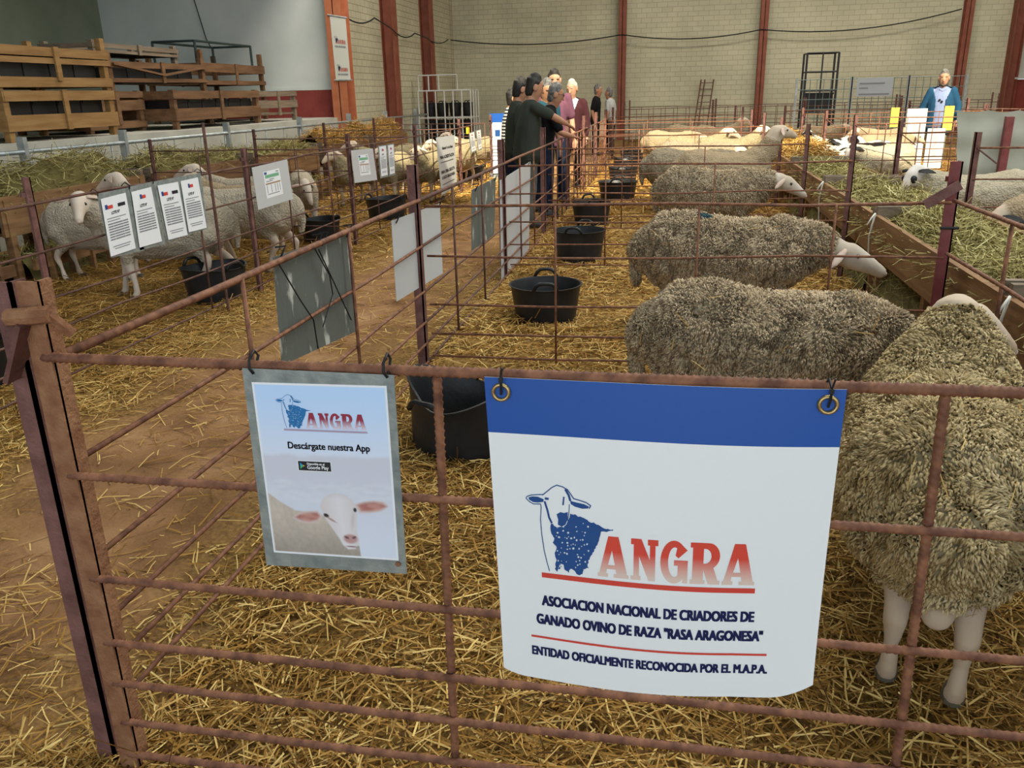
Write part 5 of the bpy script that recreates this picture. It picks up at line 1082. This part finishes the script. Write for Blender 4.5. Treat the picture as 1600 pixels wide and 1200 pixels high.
for x in (fx0, fx1):
    MB().tube([(x, fy0, fz), (x, fy1, fz)], .025, 6).build('rail', GREEN_STEEL, gf)
    for y in (fy0, fy1): MB().tube([(x, y, DZ+1.12), (x, y, fz)], .025, 6).build('leg', GREEN_STEEL, gf)
for y in (fy0, fy1): MB().tube([(fx0, y, fz), (fx1, y, fz)], .025, 6).build('rail', GREEN_STEEL, gf)

# ---------------------------------------------------------------- things along the back wall
cg = thing('metal_cage', 'white metal cage holding black tubs against the left block wall', 'cage', (-6.55, 25.2, 0))
x0, x1, y0, y1 = -7.3, -5.75, 24.7, 25.7
for z in (.05, .95, 1.7):
    MB().tube([(x0, y0, z), (x1, y0, z), (x1, y1, z), (x0, y1, z)], .022, 6, closed=True).build('rail', mat('white_steel', (.55, .55, .52), .5) if z < .1 else bpy.data.materials['white_steel'], cg)
for x in np.linspace(x0, x1, 7): MB().tube([(x, y0, 0), (x, y0, 1.7)], .02, 6).build('bar', bpy.data.materials['white_steel'], cg)
for y in np.linspace(y0, y1, 4)[1:]: MB().tube([(x1, y, 0), (x1, y, 1.7)], .02, 6).build('bar', bpy.data.materials['white_steel'], cg)
MB().tube([(x0, y0+.1, 1.7), (x0, y0+.1, 2.12), (x0+1.15, y0+.1, 2.12), (x0+1.15, y0+.1, 1.7)], .022, 6).tube([(x0+.3, y0+.1, 1.7), (x0+.3, y0+.1, 2.12)], .02, 6).tube([(x0+.6, y0+.1, 1.7), (x0+.6, y0+.1, 2.12)], .02, 6).build('top_frame', bpy.data.materials['white_steel'], cg)
for i, x in enumerate(np.linspace(x0+.2, x1-.2, 4)):
    for z in (.08, .5, .98): tub('black tub stacked inside the white metal cage', (x, 25.2, z), .185, .38, group='black tubs in the white cage')
rk = thing('rack', 'tall black steel rack standing before the back wall', 'rack', (3.82, 25.1, 0)); x0, x1, y0, y1 = 3.42, 4.22, 24.8, 25.4
for x in (x0, x1):
    for y in (y0, y1): MB().box((x, y, 1.2), (.05, .05, 2.4)).build('leg', BLACK_STEEL, rk)
MB().box((x0+.4, y0, 1.2), (.035, .035, 2.4)).build('bar', BLACK_STEEL, rk)
for z in (.9, 1.45, 1.93, 2.4): MB().tube([(x0, y0, z), (x1, y0, z), (x1, y1, z), (x0, y1, z)], .02, 4, closed=True).build('rail', BLACK_STEEL, rk)
MB().box((3.82, 25.1, 1.15), (.7, .5, .42)).box((3.82, 25.1, 1.38), (.74, .54, .04)).build('tank', BLACK_PLASTIC, rk)
MESHG = mat('grey_green_wire', (.14, .19, .18), .5)
for i in range(3):
    xa = 2.95+i*1.3; g_ = thing('wire_fence', 'galvanised wire mesh fence before the back wall, %s of three' % ('left', 'middle', 'right')[i], 'fence', (xa+.65, 22.8, 0))
    for x in (xa, xa+1.28): MB().box((x, 22.8, .88), (.05, .05, 1.76)).build('post', GALV, g_)
    mb = MB()
    for x in np.linspace(xa, xa+1.28, 9)[1:-1]: mb.tube([(x, 22.8, .08), (x, 22.8, 1.72)], .008, 4)
    for z in np.linspace(.1, 1.72, 8): mb.tube([(xa, 22.8, z), (xa+1.28, 22.8, z)], .008, 4)
    mb.build('mesh', MESHG, g_)
wb = thing('banner', 'faded grey banner with text tied to the wire mesh fence', 'banner', (4.55, 22.78, 1.0)); a, b = PY(1340, 122, 22.78), PY(1393, 150, 22.78)
MB().box(((a.x+b.x)/2, 22.785, (a.z+b.z)/2), (b.x-a.x, .012, a.z-b.z)).build('cloth', mat('faded_cloth', (.42, .46, .50), .7), wb)
for z_, w_ in ((.7, .7), (.45, .25), (.12, .85)): MB().box((a.x+.06+(b.x-a.x)*w_/2, 22.777, b.z+(a.z-b.z)*z_), ((b.x-a.x)*w_, .006, .035)).build('printed_line', INK_GREY, wb)
ld = thing('ladder', 'narrow rusty welded ladder leaning against the back wall', 'ladder', (.85, 28.4, 0))
b0, t0 = V(.75, 27.6, 0), V(1.02, 29.85, 1.85)
for dx in (-.18, -.06, .22): MB().tube([b0+V(dx, 0, 0), t0+V(dx, 0, 0)], .022, 6).build('stile', RUST_DARK, ld)
for t_ in np.linspace(.1, .95, 9): p = b0.lerp(t0, t_); MB().tube([p+V(-.18, 0, 0), p+V(.22, 0, 0)], .012, 5).build('rung', RUST_DARK, ld)
# white boards, yellow papers, canvas among the right pens
for (x, y, z, w_, h_, m_, lab) in ((4.32, 16.92, .62, .34, 1.05, WHITE_BOARD, 'tall white board hung on the pens before the man in blue'), (4.68, 16.90, .45, .30, .70, WHITE_BOARD, 'short white board beside the tall white board'), (4.86, 16.94, .97, .16, .42, mat('yellow_card', (.62, .42, .07), .6), 'yellow card in front of the man in blue'), (3.95, 16.95, 1.0, .14, .34, bpy.data.materials['yellow_card'], 'yellow card on the fence left of the tall white board')):
    t = thing('sign_board', lab, 'sign', (x, y, z)); MB().box((x, y, z), (w_, .012, h_)).build('board', m_, t); MB().tube([(x, y-.01, z+h_/2-.02), (x, y+.03, z+h_/2+.02), (x, y+.08, z+h_/2-.02)], .006, 5).build('cable_tie', BLACK_PLASTIC, t)
    if m_ is WHITE_BOARD:
        MB().box((x, y-.008, z+.05), (w_*.2, .005, h_*.5)).build('printed_line', mat('faded_pink', (.60, .42, .40), .6) if 'faded_pink' not in bpy.data.materials else bpy.data.materials['faded_pink'], t)
cv = thing('canvas_sheet', 'grey green canvas sheet hung over the fence at the right edge', 'canvas', (3.35, 9.6, .5)); mb = MB(); nx, nz = 24, 12
a, b, c_, d_ = PY(1494, 172, 9.55), PY(1640, 172, 9.55), PY(1640, 300, 9.55), PY(1494, 275, 9.55)
for q in (0, .01):
    for j in range(nz+1):
        for i in range(nx+1):
            p = a.lerp(b, i/nx).lerp(d_.lerp(c_, i/nx), j/nz); mb.v.append((p.x, p.y-.03+.025*math.sin(i*.8+j*.2)*(j/nz)+.012*math.sin(j*1.1)-q, p.z-.02*math.sin(PI*((i*3/nx) % 1))*(1-j/nz)))
N1 = (nx+1)*(nz+1)
for j in range(nz):
    for i in range(nx): k = j*(nx+1)+i; q = (k, k+1, k+nx+2, k+nx+1); mb.f += [q, tuple(N1+z for z in reversed(q))]; mb.mi += [0, 0]
mb.build('cloth', mat('canvas', (.36, .36, .29), .85, (.42, .42, .34), 3), cv, True, False)
cp = thing('fence_post', 'red steel post at the right end of the canvas sheet', 'post', (3.55, 9.4, 0)); MB().box((PY(1575, 200, 9.4).x, 9.4, .62), (.07, .07, 1.24)).build('shaft', RED_PAINT, cp)

# ---------------------------------------------------------------- straw bedding
def straw(name, label, n, region, L, w, zj, tint=(.5, .2), edge=None, m=STRAW, flat=.16, thr=None, clump=3.):
    x0, x1, y0, y1 = region; P = np.column_stack([RNG.uniform(x0, x1, n*2), RNG.uniform(y0, y1, n*2)])
    dens = np.array([noise.noise(V(x*clump*.4, y*clump*.4, 4)) for x, y in P])
    keep = RNG.random(len(P)) < np.clip((thr(P) if thr else 1.)*(.75+.8*dens), 0, 1); P = P[keep][:n]; dens = dens[keep][:n]; k = len(P)
    hz = np.array([noise.noise(V(x*2.2, y*2.2, 0)) for x, y in P])*.012
    z = ground(P[:, 0], P[:, 1])+hz+zj*(.3+.9*np.clip(dens+.3, 0, 1))*RNG.random(k)+.004
    D = RNG.normal(size=(k, 3)); D[:, 2] = np.abs(D[:, 2])*flat*RNG.choice([-1, 1], k)
    bv, bf, bt = blades(np.column_stack([P, z]), D, np.exp(RNG.normal(size=k)*.45)*L, RNG.uniform(.7, 1.4, k)*w, RNG.normal(size=k)*.06, np.clip(tint[0]+RNG.normal(size=k)*tint[1], 0, 1))
    o = link_mesh(name, np_mesh(name, bv, bf, None, bt), m, None, False); c = V((x0+x1)/2, (y0+y1)/2, 0); o.data.transform(Matrix.Translation(-c)); o.location = c
    return tag(o, label, 'straw', None, 'stuff')
straw('straw', 'thick golden straw bedding in the pen behind the front fence', 30000, (-1.4, 1.6, 1.55, 4.7), .10, .0042, .06, (.50, .27))
straw('straw', 'golden straw bedding in the pens beyond the first divider', 22000, (-1.4, 1.5, 4.7, 10.2), .11, .0052, .05, (.55, .22))
straw('straw', 'sunlit straw bedding in the far pens along the aisle', 16000, (-1.4, 1.6, 10.2, 20.5), .15, .008, .05)
def aisle(P): return np.clip(.10+.9*np.clip((np.abs(P[:, 0]+2.25)-.55)/.5, 0, 1)+.5*np.clip((2.6-P[:, 1])/1.2, 0, 1)*.8, 0, 1)
straw('straw', 'scattered straw on the trodden dirt of the aisle', 26000, (-3.5, -1.35, .9, 8.0), .10, .0040, .022, (.6, .2), thr=aisle, flat=.08)
straw('straw', 'straw drifting along the far part of the aisle', 9000, (-3.5, -1.35, 8.0, 20.0), .13, .007, .03, thr=aisle)
straw('straw', 'straw in front of the nearest fence panel', 5000, (-2.2, 1.6, .75, 1.6), .10, .0042, .03, (.6, .2))
straw('straw', 'straw bedding in the left pens', 24000, (-5.9, -3.35, 3.4, 11.0), .11, .0042, .05, (.45, .2))
straw('straw', 'straw bedding in the far left pens', 9000, (-5.9, -3.35, 11.0, 20.0), .16, .008, .05)
straw('straw', 'straw bedding in the pens right of the troughs', 14000, (2.2, 6.4, 3.5, 20.0), .16, .008, .05)
